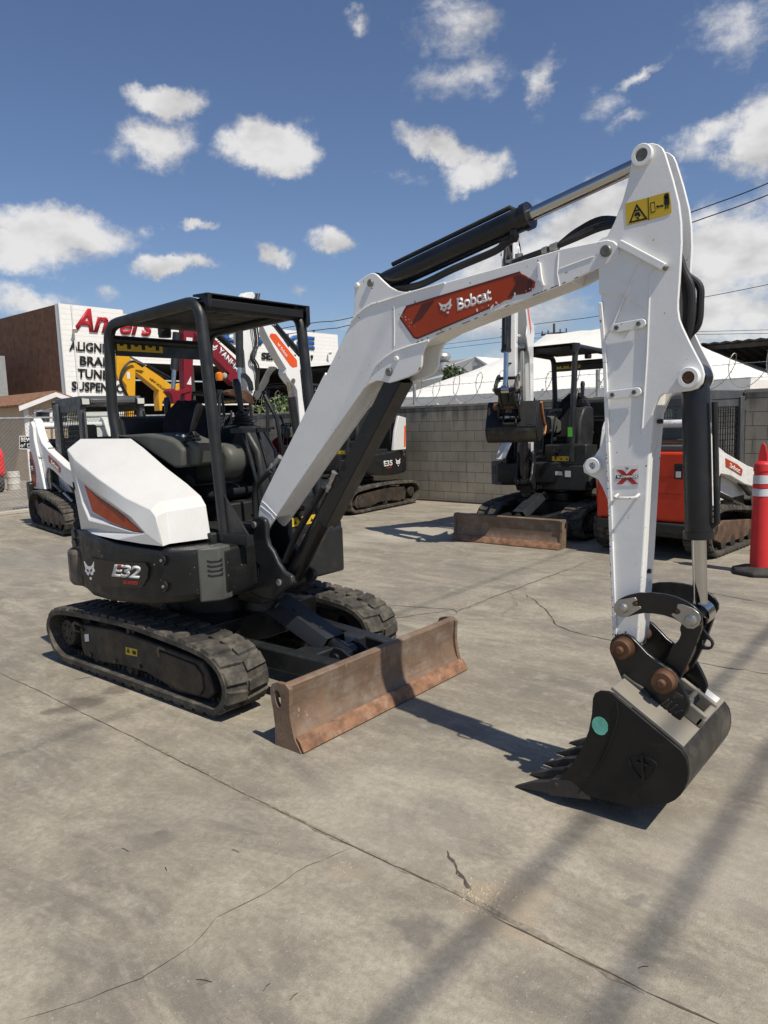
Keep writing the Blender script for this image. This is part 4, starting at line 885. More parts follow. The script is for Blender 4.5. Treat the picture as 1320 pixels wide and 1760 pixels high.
def bucket_set(root, main=True):
    def W(L, fn, y): return [at(*fn(*p),1,y) for p in L]
    ln = None
    for (y, vec) in ((-.292,(0,.016,0)),(-.066,(0,.016,0))):
        b = MB(); b.plate([Vector((p.x,y,p.z)) for p in W(LINK, zl, -.292)], vec); o = b.build('bucket_link', BLACK, root, .003); ln = ln or o
    for L_ in (LPL, LPR):
        b = MB(); b.plate(W(L_, zl, -.2925), (0,-.008,0)); b.build('pin_retainer', STEEL, ln, .002)
    for (u, v, r) in ((200,408,8.5),(930,538,10.5)):
        c = at(*zl(u,v),1,-.30); rr = pr(*zl(u,v),-.3,r); b = MB(); b.lathe(c+Vector((0,.004,0)), (0,-1,0), [(0,rr),(.010,rr),(.020,rr*.8),(.024,rr*.4),(.0245,rr*.1)], 24); b.build('link_pin', STEEL, ln)
        b = MB(); b.cyl((c.x,-.29,c.z),(c.x,-.05,c.z), rr*.9, 18); b.build('link_shaft', BLACK, ln)
    for (u, v) in ((327,360),(790,440)):
        c = at(*zl(u,v),1,-.293); b = MB(); b.cyl(c, c+Vector((0,-.008,0)), .010, 12); b.build('retainer_bolt', PINR, ln)
    hp = W(HLK, zl, -.262)
    b = MB(); b.plate(hp, (0,.028,0)); b.plate([p+Vector((0,.16,0)) for p in hp], (0,.028,0)); b.plate(W([(830,640),(1000,640),(940,830),(830,1080),(680,1060),(800,800)], zl, -.235), (0,.13,0)); hl = b.build('tipping_lever', BLACK, root, .004)
    q = W([(1035,640),(1060,645),(1100,700),(1160,775),(1168,810),(1150,850),(1120,862),(960,850),(1000,760)], zl, -.165); c = at(*zl(1095,792),1,-.165)
    plate_hole('lifting_eye', q, [(c.x+.018*math.cos(a), c.y, c.z+.018*math.sin(a)) for a in [2*PI*k/12 for k in range(12)]], (0,.018,0), BLACK, hl)
    cp = W(COUP, zl, -.300)
    b = MB(); b.plate([p+Vector((0,.0222,0)) for p in W([(190,1190),(300,1200),(600,1400),(840,1500),(860,1560),(792,1640),(640,1530),(400,1350)], zl, -.300)], (0,.2196,0)); co = b.build('quick_coupler', BLACK, root)
    for dy in (0,.242): b = MB(); b.plate([p+Vector((0,dy,0)) for p in cp], (0,.022,0)); b.build('side_plate', BLACK, co, .005, seg=2)
    b = MB(); b.tube([p+Vector((0,-.004,0)) for p in W([(195,1140),(300,1220),(415,1290),(480,1370)], zl, -.30)], .012, 8); b.tube([p+Vector((0,-.004,0)) for p in W([(190,1185),(300,1270),(430,1365),(490,1385)], zl, -.30)], .010, 8); b.build('coupler_rib', TEETH, co)
    b = MB()
    for q_ in ([(610,1440),(680,1385),(700,1400),(632,1455)], [(640,1465),(720,1405),(735,1418),(700,1450),(690,1470),(672,1490)], [(700,1500),(770,1440),(790,1455),(722,1515)], [(740,1530),(830,1500),(850,1515),(765,1545)], [(725,1365),(760,1310),(800,1330),(850,1360),(840,1395),(800,1370),(760,1385)]):
        b.plate(W(q_, zl, -.3003), (0,-.006,0))
    b.build('cast_marking', TEETH, co, .001)
    for (u, v, r) in ((162,862,17),(613,1222,19)):
        c = at(*zl(u,v),1,-.345); rr = pr(*zl(u,v),-.34,r); b = MB(); b.lathe((c.x,-.298,c.z), (0,-1,0), [(0,rr*1.12),(.008,rr*1.12),(.010,rr),(.046,rr),(.050,rr*.95),(.050,rr*.42),(.062,rr*.40),(.066,rr*.3)], 30); b.build('coupler_pin', PINR, co)
        b = MB(); b.cyl((c.x,-.30,c.z),(c.x,-.04,c.z), .03, 18); b.build('pin_shaft', PINR, co)
    # bucket
    pts = [at(u, v, 1, BKY0) for u, v in BK]
    # shell: floor, heel and back
    prof = pts[6:23]; th = .012; inner = []
    for i, p in enumerate(prof):
        a = prof[max(0,i-1)]; c = prof[min(len(prof)-1,i+1)]; d = (c-a).normalized(); nn = Vector((-d.z,0,d.x)); inner.append(p+nn*th)
    b = MB(); n = len(prof); y0 = BKY0+.0165; y1 = BKY1-.0165
    vs = [(p.x,y0,p.z) for p in prof]+[(p.x,y0,p.z) for p in inner]+[(p.x,y1,p.z) for p in prof]+[(p.x,y1,p.z) for p in inner]
    fs = []
    for i in range(n-1): fs += [(i,i+1,2*n+i+1,2*n+i),(n+i+1,n+i,3*n+i,3*n+i+1)]
    fs += [(0,2*n,3*n,n),(n-1,2*n-1,4*n-1,3*n-1)]
    b.add(vs, fs); bk = b.build('bucket', mat('scraped_steel', (.035,.033,.030), .38, metal=.2, var=.3, dirt=(.12,.105,.08), dirt_amt=.4, dscale=6, bump=.1), root, ang=40)
    for dy in (0, BKY1-BKY0-.016): b = MB(); b.plate([p+Vector((0,dy,0)) for p in pts], (0,.016,0)); b.build('side_plate', BUCKET, bk, .003, ang=25)
    t0 = at(1170.5,1289,1,BKY0); t1 = at(1047,1186,1,BKY0); d = (t1-t0).normalized(); nn = Vector((-d.z,0,d.x)); nn = nn if nn.z > 0 else -nn
    b = MB(); b.plate([Vector((t0.x,y0,t0.z))+nn*.012+d*.0, Vector((t1.x,y0,t1.z))+nn*.012, Vector((t1.x,y0,t1.z))-nn*.004-d*-.0, Vector((t0.x,y0,t0.z))-nn*.004], (0,y1-y0,0)); b.build('bucket_top_plate', DUST_SUN, bk, .003)
    # raised shell strip between top plate and heel
    b = MB(); b.tube([p+Vector((0,-.002,0)) for p in px_on([zb(285,600),zb(300,680),zb(280,780),zb(230,920),zb(170,1060),zb(80,1200),zb(-20,1320)],1,BKY0)], .004, 6); b.build('side_weld', BUCKET, bk)
    b = MB()
    sh = [zb(378,1045),zb(430,1040),zb(490,1035),zb(560,1060),zb(605,1092),zb(600,1140),zb(565,1195),zb(505,1238),zb(465,1200),zb(425,1150),zb(395,1100)]
    b.tube([p+Vector((0,-.001,0)) for p in px_on(sh,1,BKY0)], .0045, 6, closed=True)
    sh2 = [zb(400,1062),zb(485,1055),zb(580,1100),zb(555,1165),zb(505,1215),zb(470,1185),zb(430,1130)]
    b.beam(at(*zb(490,1022),1,BKY0-.003), at(*zb(498,1235),1,BKY0-.003), .008, .016, (0,1,0)); b.beam(at(*zb(445,1080),1,BKY0-.003), at(*zb(540,1110),1,BKY0-.003), .008, .012, (0,1,0))
    b.build('shield_emblem', BUCKET, bk)
    c = at(*zb(147,790),1,BKY0-.001); rr = pr(*zb(147,790),BKY0,14.5); b = MB(); b.plate([(c.x+rr*(1 if k % 9 else .93)*math.cos(2*PI*k/30), c.y, c.z+rr*1.12*math.sin(2*PI*k/30)) for k in range(30)], (0,-.0008,0)); b.build('round_sticker', MINT, bk, smooth=False)
    tipx, tipz = .0, .0
    tp = [at(881,1356,1,-.455), at(905,1348,1,-.455), at(921,1341,1,-.455)]
    for k in range(5):
        yc = -.426+.1395*k
        b = MB(); top = [(2.256,.004),(2.36,.058),(2.43,.082),(2.45,.102),(2.53,.124),(2.63,.122)]; bot = [(2.256,.0),(2.36,.022),(2.43,.036),(2.45,.032),(2.53,.050),(2.63,.066)]; wd = [.012,.025,.029,.038,.040,.032]
        vs = []; 
        for (a, c_, w_) in zip(top, bot, wd): vs += [(a[0],yc-w_*.8,a[1]),(a[0],yc+w_*.8,a[1]),(c_[0],yc+w_,c_[1]),(c_[0],yc-w_,c_[1])]
        fs = [(0,1,2,3),(23,22,21,20)]
        for i in range(5): fs += [(4*i+j,4*i+(j+1)%4,4*i+4+(j+1)%4,4*i+4+j) for j in range(4)]
        b.add(vs, fs); b.cyl((2.47,yc-.036,.085),(2.47,yc+.036,.085),.012,8); b.build('bucket_tooth', TEETH, bk, .003)
    b = MB(); b.plate([(2.50,y0-.012,.098),(2.60,y0-.012,.118),(2.72,y0-.012,.125),(2.72,y0-.012,.094),(2.6,y0-.012,.082),(2.49,y0-.012,.080)], (0,y1-y0+.024,0)); b.build('cutting_lip', TEETH, bk, .003)
    # latch block of the coupler on the back plate
    o0 = at(*zb(880,900),1,BKY0+.05)
    m4 = Matrix.Translation(o0)
    b = MB(); u = -d; 
    def LB(s0, s1, y_0, y_1, h0, h1):
        q = [t0+d*s0+nn*h0, t0+d*s1+nn*h0, t0+d*s1+nn*h1, t0+d*s0+nn*h1]; b.plate([Vector((p.x,y_0,p.z)) for p in q], (0,y_1-y_0,0))
    LB(.005,.20,-.245,-.222,.012,.075); LB(.005,.20,-.10,-.078,.012,.075); LB(.0,.03,-.245,-.078,.012,.06); b.build('latch_bracket', DUST_SUN, bk, .008, seg=3)
    b = MB(); LB(.02,.16,.02,.10,.0125,.016); b.build('maker_plate', TRIMW, bk, smooth=False)
    b = MB(); c = t0+d*.10+nn*.055; b.cyl((c.x,-.29,c.z),(c.x,-.05,c.z),.012,10); b.lathe((c.x,-.22,c.z),(0,1,0),[(0,.024),(.02,.024),(.02,.018),(.05,.018)],6); b.build('latch_bolt', STEEL, bk)
    return bk

# ------------------------------------------------------------------ main machine
root = empty('mini_excavator')
tag(root, 'white and charcoal compact excavator in the foreground with brown dozer blade and raised white boom', 'excavator')
excavator_base(root, True)
bpy.context.view_layer.update()
BASE = kids(root)
swing_bracket(root); boom(root); arm(root); 
def l2(u, v, y): p = at(u, v, 1, y); return (p.x, p.z)
p_arm0 = l2(*z2(341,204), YB0); p_arm1 = l2(*z5(423,93), YA0)
fr_ = (Vector(l2(912,372,-.17))-Vector(p_arm0)).length/(Vector(p_arm1)-Vector(p_arm0)).length
ac = cylinder_set(root, 'arm_cylinder', p_arm0, p_arm1, .054, .030, fr_-.0, YC)
b = MB()
for yy in (-.20,-.14):
    b.tube(catmull([tuple(at(*z2(490,250),1,yy)), tuple(at(*z2(700,190),1,yy)+Vector((0,0,-.02))), tuple(at(780,462,1,yy)), tuple(at(850,432,1,yy)), tuple(at(868,418,1,yy)), tuple(at(884,408,1,yy))], 5, False), .018, 8)
b.build('hydraulic_hose', HOSE, ac)
b = MB(); a_ = at(862,423,1,-.19); c_ = at(882,410,1,-.19); d_ = c_-a_; b.tube([a_, a_+d_*.4, a_+d_*.4, a_+d_*.6, a_+d_*.6, c_], [.020,.020,.013,.013,.018,.018], 10); b.build('hose_fitting', STEEL, ac)
b = MB(); c_ = at(884,408,1,-.19); b.lathe(c_, (0,0,1), [(-.02,.014),(0,.022),(.03,.022)], 12); b.build('elbow', BLACK, ac)
p_b0 = l2(480,1001,-.285); p_b1 = l2(*z2(480,877), YB0)
A0 = Vector((p_b0[0], YC, p_b0[1])); A1 = Vector((p_b1[0], YC, p_b1[1])); D = A1-A0; U = D.normalized(); S = U.cross(Vector((0,1,0)))
if S.x < 0: S = -S
b = MB(); b.tube([A0, A0+D*.03, A0+D*.50, A0+D*.52, A0+D*.52, A0+D*.54], [.05,.055,.055,.055,.062,.062], 24); b.lathe(A0, (0,1,0), [(-.07,.03),(-.07,.058),(.07,.058),(.07,.03)], 20); bc = b.build('boom_cylinder', BLACK, root)
b = MB(); b.cyl(A0+D*.5, A1, .030, 18); b.lathe(A1, (0,1,0), [(-.05,.03),(-.05,.05),(.05,.05),(.05,.03)], 20); b.build('cylinder_rod', mat('worn_rod', (.12,.085,.065), .35, metal=.7, var=.2), bc)
b = MB()   # channel shaped guard in front of the rod
for (y_0, y_1, s0, s1) in ((-.225,-.221,-.02,.075),(-.225,-.115,.070,.075),(-.119,-.115,-.02,.075)):
    q = [A0+D*.33+S*s0, A0+D*.33+S*s1, A0+D*.99+S*s1, A0+D*.99+S*s0]; b.plate([Vector((p.x,y_0,p.z)) for p in q], (0,y_1-y_0,0))
b.build('rod_guard', BLACK, bc, .002)
b = MB()
for k, yy in enumerate((-.235,-.215)):
    b.tube(catmull([tuple(A0+D*.06-S*.075+Vector((0,yy-YC,0))), tuple(A0+D*.2-S*.085+Vector((0,yy-YC,0))), tuple(A0+D*.38-S*.07+Vector((0,yy-YC,0))), tuple(A0+D*.46-S*.06+Vector((0,yy-YC,0)))], 5, False), .014, 8)
b.build('hydraulic_hose', HOSE, bc)
b = MB(); a_ = at(*z1(625,900),1,-.23); c_ = at(*z1(685,755),1,-.23); d_ = c_-a_
b.tube([a_, a_+d_*.2, a_+d_*.2, a_+d_*.35, a_+d_*.35, a_+d_*.6, a_+d_*.6, a_+d_*.95, a_+d_*.95, c_], [.012,.012,.017,.017,.012,.012,.016,.016,.020,.020], 10); b.build('hose_fitting', STEEL, bc)
b = MB(); c_ = at(*z1(740,710),1,-.225); b.box((c_.x-.03,c_.y-.0,c_.z-.03),(c_.x+.03,c_.y+.04,c_.z+.03)); b.tube([A0+D*.5-S*.062, A0+D*.56-S*.068], .02, 8); b.build('cylinder_port', BLACK, bc, .004)
p_c0 = l2(*z5(697,1385), YA0); p_c1 = l2(*zl(930,538), -.292)
fr2 = (p_c0[1]-at(1197,925,1,YC).z)/(p_c0[1]-p_c1[1])
kc = cylinder_set(root, 'bucket_cylinder', p_c0, p_c1, .053, .028, fr2, YC)
bucket_set(root)

# ------------------------------------------------------------------ the machines behind
def copy_tree(o, parent=None, swap=None):
    c = o.copy(); col.objects.link(c); c.parent = parent
    for ch in kids(o): copy_tree(ch, c, swap)
    return c
def swap_mats(o, mp):
    for i, sl in enumerate(o.material_slots):
        m = o.data.materials[i] if o.type == 'MESH' else None
        if m and m.name in mp: sl.link = 'OBJECT'; sl.material = mp[m.name]
    for c in kids(o): swap_mats(c, mp)
def new_machine(label, loc, rz, sc, swap=None, skip=()):
    r = empty('mini_excavator', loc, rz, sc); tag(r, label, 'excavator', 'excavators parked in the yard')
    for o in BASE:
        if o.name.split('.')[0] in skip: continue
        c = copy_tree(o, r)
        if swap: swap_mats(c, swap)
    return r
root['group'] = 'excavators parked in the yard'
def drop(o, names):
    for c in kids(o):
        if c.name.split('.')[0] in names:
            drop(c, names+tuple(k.name.split('.')[0] for k in kids(c))); bpy.data.objects.remove(c)
        else: drop(c, names)
def yrot(p, th):
    c = Vector((p[0], 0, p[1])); return Matrix.Translation(c) @ Matrix.Rotation(-th, 4, 'Y') @ Matrix.Translation(-c)
F0 = (.344, 1.069); J0 = l2(1042,431.5,YB0)

# right background machine, boom folded up towards the camera
mr_ = new_machine('white and charcoal excavator by the block wall, boom folded upright and canopy facing the camera', (-1.03, 6.38, 0), R(-91), 1.06)
drop(mr_, ('model_lettering','series_lettering','cat_head_emblem','model_accent'))
hs = [c for c in kids(mr_) if c.name.startswith('house_shell')][0]
text('model_lettering', 'E32', (-.02,.803,.74), (-.30,.803,.74), (-.02,.803,.85), DECALW, hs, bold=.035)
thb = R(41); Mb = yrot(F0, thb)
SWc = Vector((.24, YC, 0)); SW = Matrix.Translation(SWc) @ Matrix.Rotation(R(20), 4, 'Z') @ Matrix.Translation(-SWc)
before0 = set(kids(mr_)); bo2 = boom(mr_, False); bo2.matrix_basis = Mb
swing_bracket(mr_)
def T2(p, Mx): q = Mx @ Vector((p[0], 0, p[1])); return (q.x, q.z)
J1 = T2(J0, Mb); dv = Vector((J1[0]-J0[0], 0, J1[1]-J0[1])); Ma = Matrix.Translation(dv) @ yrot(J0, R(4))
before = set(kids(mr_)); arm(mr_, False); bucket_set(mr_, False)
K0 = l2(*zl(162,862), -.30); Mk = Ma @ yrot(K0, R(-32))
for c in set(kids(mr_))-before: c.matrix_basis = Ma if c.name.startswith('arm') else Mk
cylinder_set(mr_, 'arm_cylinder', T2(p_arm0, Mb), T2(p_arm1, Ma), .052, .03, .62, YC)
cylinder_set(mr_, 'boom_cylinder', p_b0, T2(p_b1, Mb), .055, .03, .60, YC)
cylinder_set(mr_, 'bucket_cylinder', T2(p_c0, Ma), T2(p_c1, Mk), .053, .028, .62, YC)
for c in set(kids(mr_))-before0: c.matrix_basis = SW @ c.matrix_basis
b = MB(); b.plate([Vector((x, YB1, z)) for x, z in ((1.45,2.16),(2.35,2.30),(2.3,2.38),(1.45,2.26))], (0,.002,0)); dd = b.build('boom_decal', DECALBR, bo2, smooth=False)
b = MB(); b.box((.2355,.22,.80),(.238,.32,.85)); b.box((.2355,.36,.78),(.238,.44,.86)); pl_ = b.build('rating_plate', DECALW, mr_, smooth=False)
b = MB(); b.box((.23,.40,1.30),(.235,.46,1.42)); b.build('green_tag', GREENT, mr_, smooth=False)
bb = [c for c in kids(mr_) if c.name.split('.')[0] == 'bucket'][0]; swap_mats(bb, {'dusty_sunlit_plate': BUCKET, 'white_trim': BUCKET})
b = MB(); b.tube([p+Vector((0,.62,0)) for p in px_on(BK[0:9],1,BKY0)], .016, 6); b.build('worn_edge', mat('bright_rust', (.42,.17,.06), .7, var=.3), bb)

# E35 machine behind the boom, boom traced on its own vertical plane
def px0(L, x): return [at(p[0], p[1], 0, x) for p in L]
def side_boom(root_, name, L, x, th, m, label=None):
    Mi = root_.matrix_world.inverted(); pts = [Mi @ p for p in px0(L, x)]; v = (Mi.to_3x3() @ Vector((-th,0,0)))
    b = MB(); b.plate(pts, v); return b.build(name, m, root_, .004)
def wcyl(root_, name, p0, p1, r, m, rod=None, frac=.55):
    Mi = root_.matrix_world.inverted(); a = Mi @ Vector(p0); c = Mi @ Vector(p1); s = root_.scale[0]
    b = MB(); b.cyl(a, a+(c-a)*frac, r/s, 16); o = b.build(name, m, root_)
    if rod: b = MB(); b.cyl(a+(c-a)*frac, c, r*.55/s, 12); b.build('cylinder_rod', rod, o)
    return o
me_ = new_machine('white E35 excavator behind the foreground boom, its long track beside the block wall', (-5.80, 7.02, 0), R(-86), 1.10)
drop(me_, ('model_lettering','series_lettering','cat_head_emblem','model_accent'))
hs = [c for c in kids(me_) if c.name.startswith('house_shell')][0]
text('model_lettering', 'E35', (-.30,.806,.74), (-.56,.806,.74), (-.30,.806,.84), DECALW, hs, bold=.035)
text('series_lettering', 'R2-SERIES', (-.38,.806,.70), (-.52,.806,.70), (-.38,.806,.725), REDT, hs, bold=.015)
cathead((-.66,.806,.72), (-.80,.806,.72), (-.66,.806,.86), DECALW, BLACKT, hs)
bpy.context.view_layer.update()
be = lambda a, c: (380+a/7.333, 480+c/7.333)
XE = -5.9
bm_ = side_boom(me_, 'boom', [be(530,595),be(600,560),be(660,600),be(760,730),be(870,890),be(980,1030),be(995,1150),be(1010,1300),be(1030,1500),be(1058,1700),be(1100,2300),be(1030,2400),be(1010,1980),be(960,1400),be(930,1340),be(880,1290),be(830,1220),be(815,1180),be(822,1125),be(720,960),be(600,740)], XE, .20, WHITE)
Mi = me_.matrix_world.inverted()
b = MB(); b.plate([Mi @ at(*be(*p),0,XE+.003) for p in ((618,690),(640,682),(690,690),(955,1020),(960,1100),(905,1112),(870,1085),(610,720))], Mi.to_3x3() @ Vector((.002,0,0))); dd = b.build('boom_decal', DECALBR, bm_, smooth=False)
text('brand_lettering', 'Bobcat', Mi @ at(*be(745,880),0,XE+.006), Mi @ at(*be(825,985),0,XE+.006), Mi @ at(*be(765,850),0,XE+.006), DECALW, dd, bold=.03)
cathead(Mi @ at(*be(705,830),0,XE+.006), Mi @ at(*be(735,862),0,XE+.006), Mi @ at(*be(722,795),0,XE+.006), DECALW, DECALBR, dd)
for q in (be(905,1280),): 
    c = Mi @ at(*q,0,XE); b = MB(); b.cyl(c, c+(Mi.to_3x3() @ Vector((.02,0,0))), .04, 18); b.build('boom_pin', PINS, bm_)
ae_ = side_boom(me_, 'arm', [be(230,640),be(268,380),be(285,210),be(320,165),be(400,160),be(450,230),be(500,420),be(480,640),be(455,900),be(440,1150),be(430,1380),be(400,1470),be(360,1440),be(330,1380),be(290,900),be(230,760)], XE+.0, .16, WHITE)
wcyl(me_, 'bucket_cylinder', at(*be(228,480),0,XE-.05), at(*be(240,1380),0,XE-.05), .065, CHAR, CHROME, .70)
wcyl(me_, 'arm_cylinder', at(*be(1000,950),0,XE-.1), at(*be(540,420),0,XE-.1), .055, BLACK, CHROME, .72)
wcyl(me_, 'boom_cylinder', at(*be(1000,2200),0,XE-.1), at(*be(850,1300),0,XE-.1), .075, CHAR, CHROME, .80)
b = MB(); Ll = [Mi @ at(*be(*p),0,XE+.02) for p in ((265,1180),(300,1180),(350,1230),(390,1300),(405,1390),(385,1410),(355,1400),(340,1320),(300,1260),(260,1230))]; b.plate(Ll, Mi.to_3x3() @ Vector((.02,0,0))); b.build('bucket_link', CHAR, me_, .004)
b = MB(); Ll = [Mi @ at(*be(*p),0,XE+.02) for p in ((400,1480),(560,1160),(600,1100),(660,1100),(700,1120),(640,1170),(600,1230),(590,1290),(480,1480),(440,1530))]; b.plate(Ll, Mi.to_3x3() @ Vector((.03,0,0))); b.build('thumb', mat('grey_cast_steel', (.09,.09,.085), .5, var=.15, dirt=(.16,.15,.13), dirt_amt=.2), me_, .006)
b = MB(); Ll = [Mi @ at(*be(*p),0,XE+.01) for p in ((85,1420),(130,1385),(300,1400),(420,1500),(430,1560),(340,1560),(250,1480),(100,1450))]; b.plate(Ll, Mi.to_3x3() @ Vector((-.14,0,0))); b.build('quick_coupler', PINR, me_, .006)
b = MB()
for dx in (0, 20, 45): b.tube(catmull([tuple(Mi @ at(*be(440+dx,180),0,XE+.05)), tuple(Mi @ at(*be(400+dx,500),0,XE+.09)), tuple(Mi @ at(*be(430+dx,800),0,XE+.08)), tuple(Mi @ at(*be(370+dx,980),0,XE+.08)), tuple(Mi @ at(*be(430+dx,1110),0,XE+.05)), tuple(Mi @ at(*be(450+dx*.3,1400),0,XE+.04))], 5, False), .012, 6)
b.build('hydraulic_hose', HOSE, me_)

# crimson machine
bf = lambda a, c: (180+a/5.077, 560+c/5.077)
my_ = new_machine('crimson excavator seen through the canopy, lettered boom sloping down to the right', (-7.9, 7.75, 0), R(-88), 1.02, {'white_paint': CRIM, 'gloss_white': CRIM})
drop(my_, ('model_lettering','series_lettering','cat_head_emblem','model_accent','rear_grille','side_cover'))
bpy.context.view_layer.update(); Mi = my_.matrix_world.inverted(); XY = -8.0; ex_ = Mi.to_3x3() @ Vector((.002,0,0))
yb_ = side_boom(my_, 'boom', [bf(700,-120),bf(760,-150),bf(905,60),bf(1150,300),bf(1215,385),bf(1240,480),bf(1200,530),bf(1130,515),bf(1075,460),bf(1090,415),bf(925,250),bf(740,10)], XY, .20, CRIM)
text('brand_lettering', 'YANMAR', Mi @ at(*bf(985,222),0,XY+.004), Mi @ at(*bf(1185,440),0,XY+.004), Mi @ at(*bf(1012,180),0,XY+.004), DECALW, yb_, bold=.04)
b = MB()
for q in ([(912,112),(922,145),(958,180),(985,165),(985,180),(955,197),(918,165)], [(905,128),(912,162),(955,205),(980,190),(978,200),(950,215),(908,180)]): b.plate([Mi @ at(*bf(*p),0,XY+.003) for p in q], ex_)
b.build('brand_mark', DECALW, yb_, smooth=False)
side_boom(my_, 'arm', [bf(690,-40),bf(770,-60),bf(778,100),bf(768,420),bf(755,660),bf(700,670),bf(690,300)], XY+.1, .16, CRIM)
b = MB(); b.plate([Mi @ at(*bf(*p),0,XY+.104) for p in ((712,100),(765,105),(763,160),(712,150))], ex_); b.plate([Mi @ at(*bf(*p),0,XY+.104) for p in ((715,510),(752,440),(756,515))], ex_); b.build('arm_sticker', DECALW, my_, smooth=False)
wcyl(my_, 'bucket_cylinder', at(*bf(628,60),0,XY), at(*bf(595,580),0,XY), .075, CHAR, CHROME, .62)
wcyl(my_, 'arm_cylinder', at(*bf(1160,240),0,XY), at(*bf(880,-10),0,XY), .06, BLACK, BLACK, .8)
side_boom(my_, 'quick_coupler', [bf(560,570),bf(590,545),bf(640,570),bf(740,540),bf(755,570),bf(660,600),bf(655,670),bf(600,680),bf(590,610)], XY+.12, .2, CRIM)
b = MB(); c = Mi @ at(*bf(1050,435),0,XY+.15); b.lathe(c, tuple(Mi.to_3x3() @ Vector((.35,-.9,0))), [(-.06,.04),(0,.06),(.02,.062)], 16); wl = b.build('work_lamp', BLACK, my_)
b = MB(); b.lathe(c, tuple(Mi.to_3x3() @ Vector((.35,-.9,0))), [(.02,.056),(.028,.04)], 16); b.build('lens', LENS, wl)
b = MB(); c = Mi @ at(*bf(1000,450),0,XY+.15); b.lathe(c, (0,0,1), [(-.06,.06),(0,.075),(.07,.07),(.10,.035)], 14); b.build('amber_lamp', AMBER, my_)

# yellow machine
mn_ = new_machine('yellow excavator arm and boom rising behind the others, beside the painted garage', (-10.1, 7.4, 0), R(-80), 1.0, {'white_paint': NHY, 'gloss_white': NHY})
drop(mn_, ('model_lettering','series_lettering','cat_head_emblem','model_accent','rear_grille','side_cover','engine_cover'))
bpy.context.view_layer.update(); Mi = mn_.matrix_world.inverted(); XN = -10.2; ex_ = Mi.to_3x3() @ Vector((.002,0,0))
nb_ = side_boom(mn_, 'boom', [bf(240,330),bf(265,320),bf(300,345),bf(345,350),bf(480,440),bf(560,500),bf(610,530),bf(650,500),bf(672,510),bf(668,560),bf(655,620),bf(680,760),bf(700,900),bf(600,900),bf(575,690),bf(540,640),bf(505,655),bf(500,740),bf(480,740),bf(470,610),bf(475,565),bf(300,425),bf(262,400)], XN, .20, NHY)
text('brand_lettering', 'NEW HOLLAND', Mi @ at(*bf(388,470),0,XN+.004), Mi @ at(*bf(552,590),0,XN+.004), Mi @ at(*bf(398,450),0,XN+.004), BLACKT, nb_, bold=.03)
side_boom(mn_, 'arm', [bf(105,420),bf(108,300),bf(125,250),bf(160,222),bf(190,235),bf(225,280),bf(240,330),bf(268,380),bf(265,660),bf(240,900),bf(205,900),bf(200,640),bf(190,520),bf(150,470),bf(120,470)], XN+.05, .16, NHY)
b = MB(); b.plate([Mi @ at(*bf(*p),0,XN+.054) for p in ((190,402),(218,402),(222,462),(195,462))], ex_); b.build('arm_sticker', DECALW, mn_, smooth=False)
wcyl(mn_, 'arm_cylinder', at(*bf(560,455),0,XN-.05), at(*bf(215,270),0,XN-.05), .045, BLACK, CHROME, .6)
b = MB()
for k in range(3): b.tube(catmull([tuple(Mi @ at(*bf(330+k*8,360-k*6),0,XN+.08)), tuple(Mi @ at(*bf(240,305+k*5),0,XN+.12)), tuple(Mi @ at(*bf(160+k*9,370),0,XN+.12)), tuple(Mi @ at(*bf(130+k*8,480),0,XN+.12)), tuple(Mi @ at(*bf(170+k*9,580),0,XN+.10)), tuple(Mi @ at(*bf(225,650),0,XN+.08))], 5, False), .014, 6)
b.build('hydraulic_hose', HOSE, mn_)

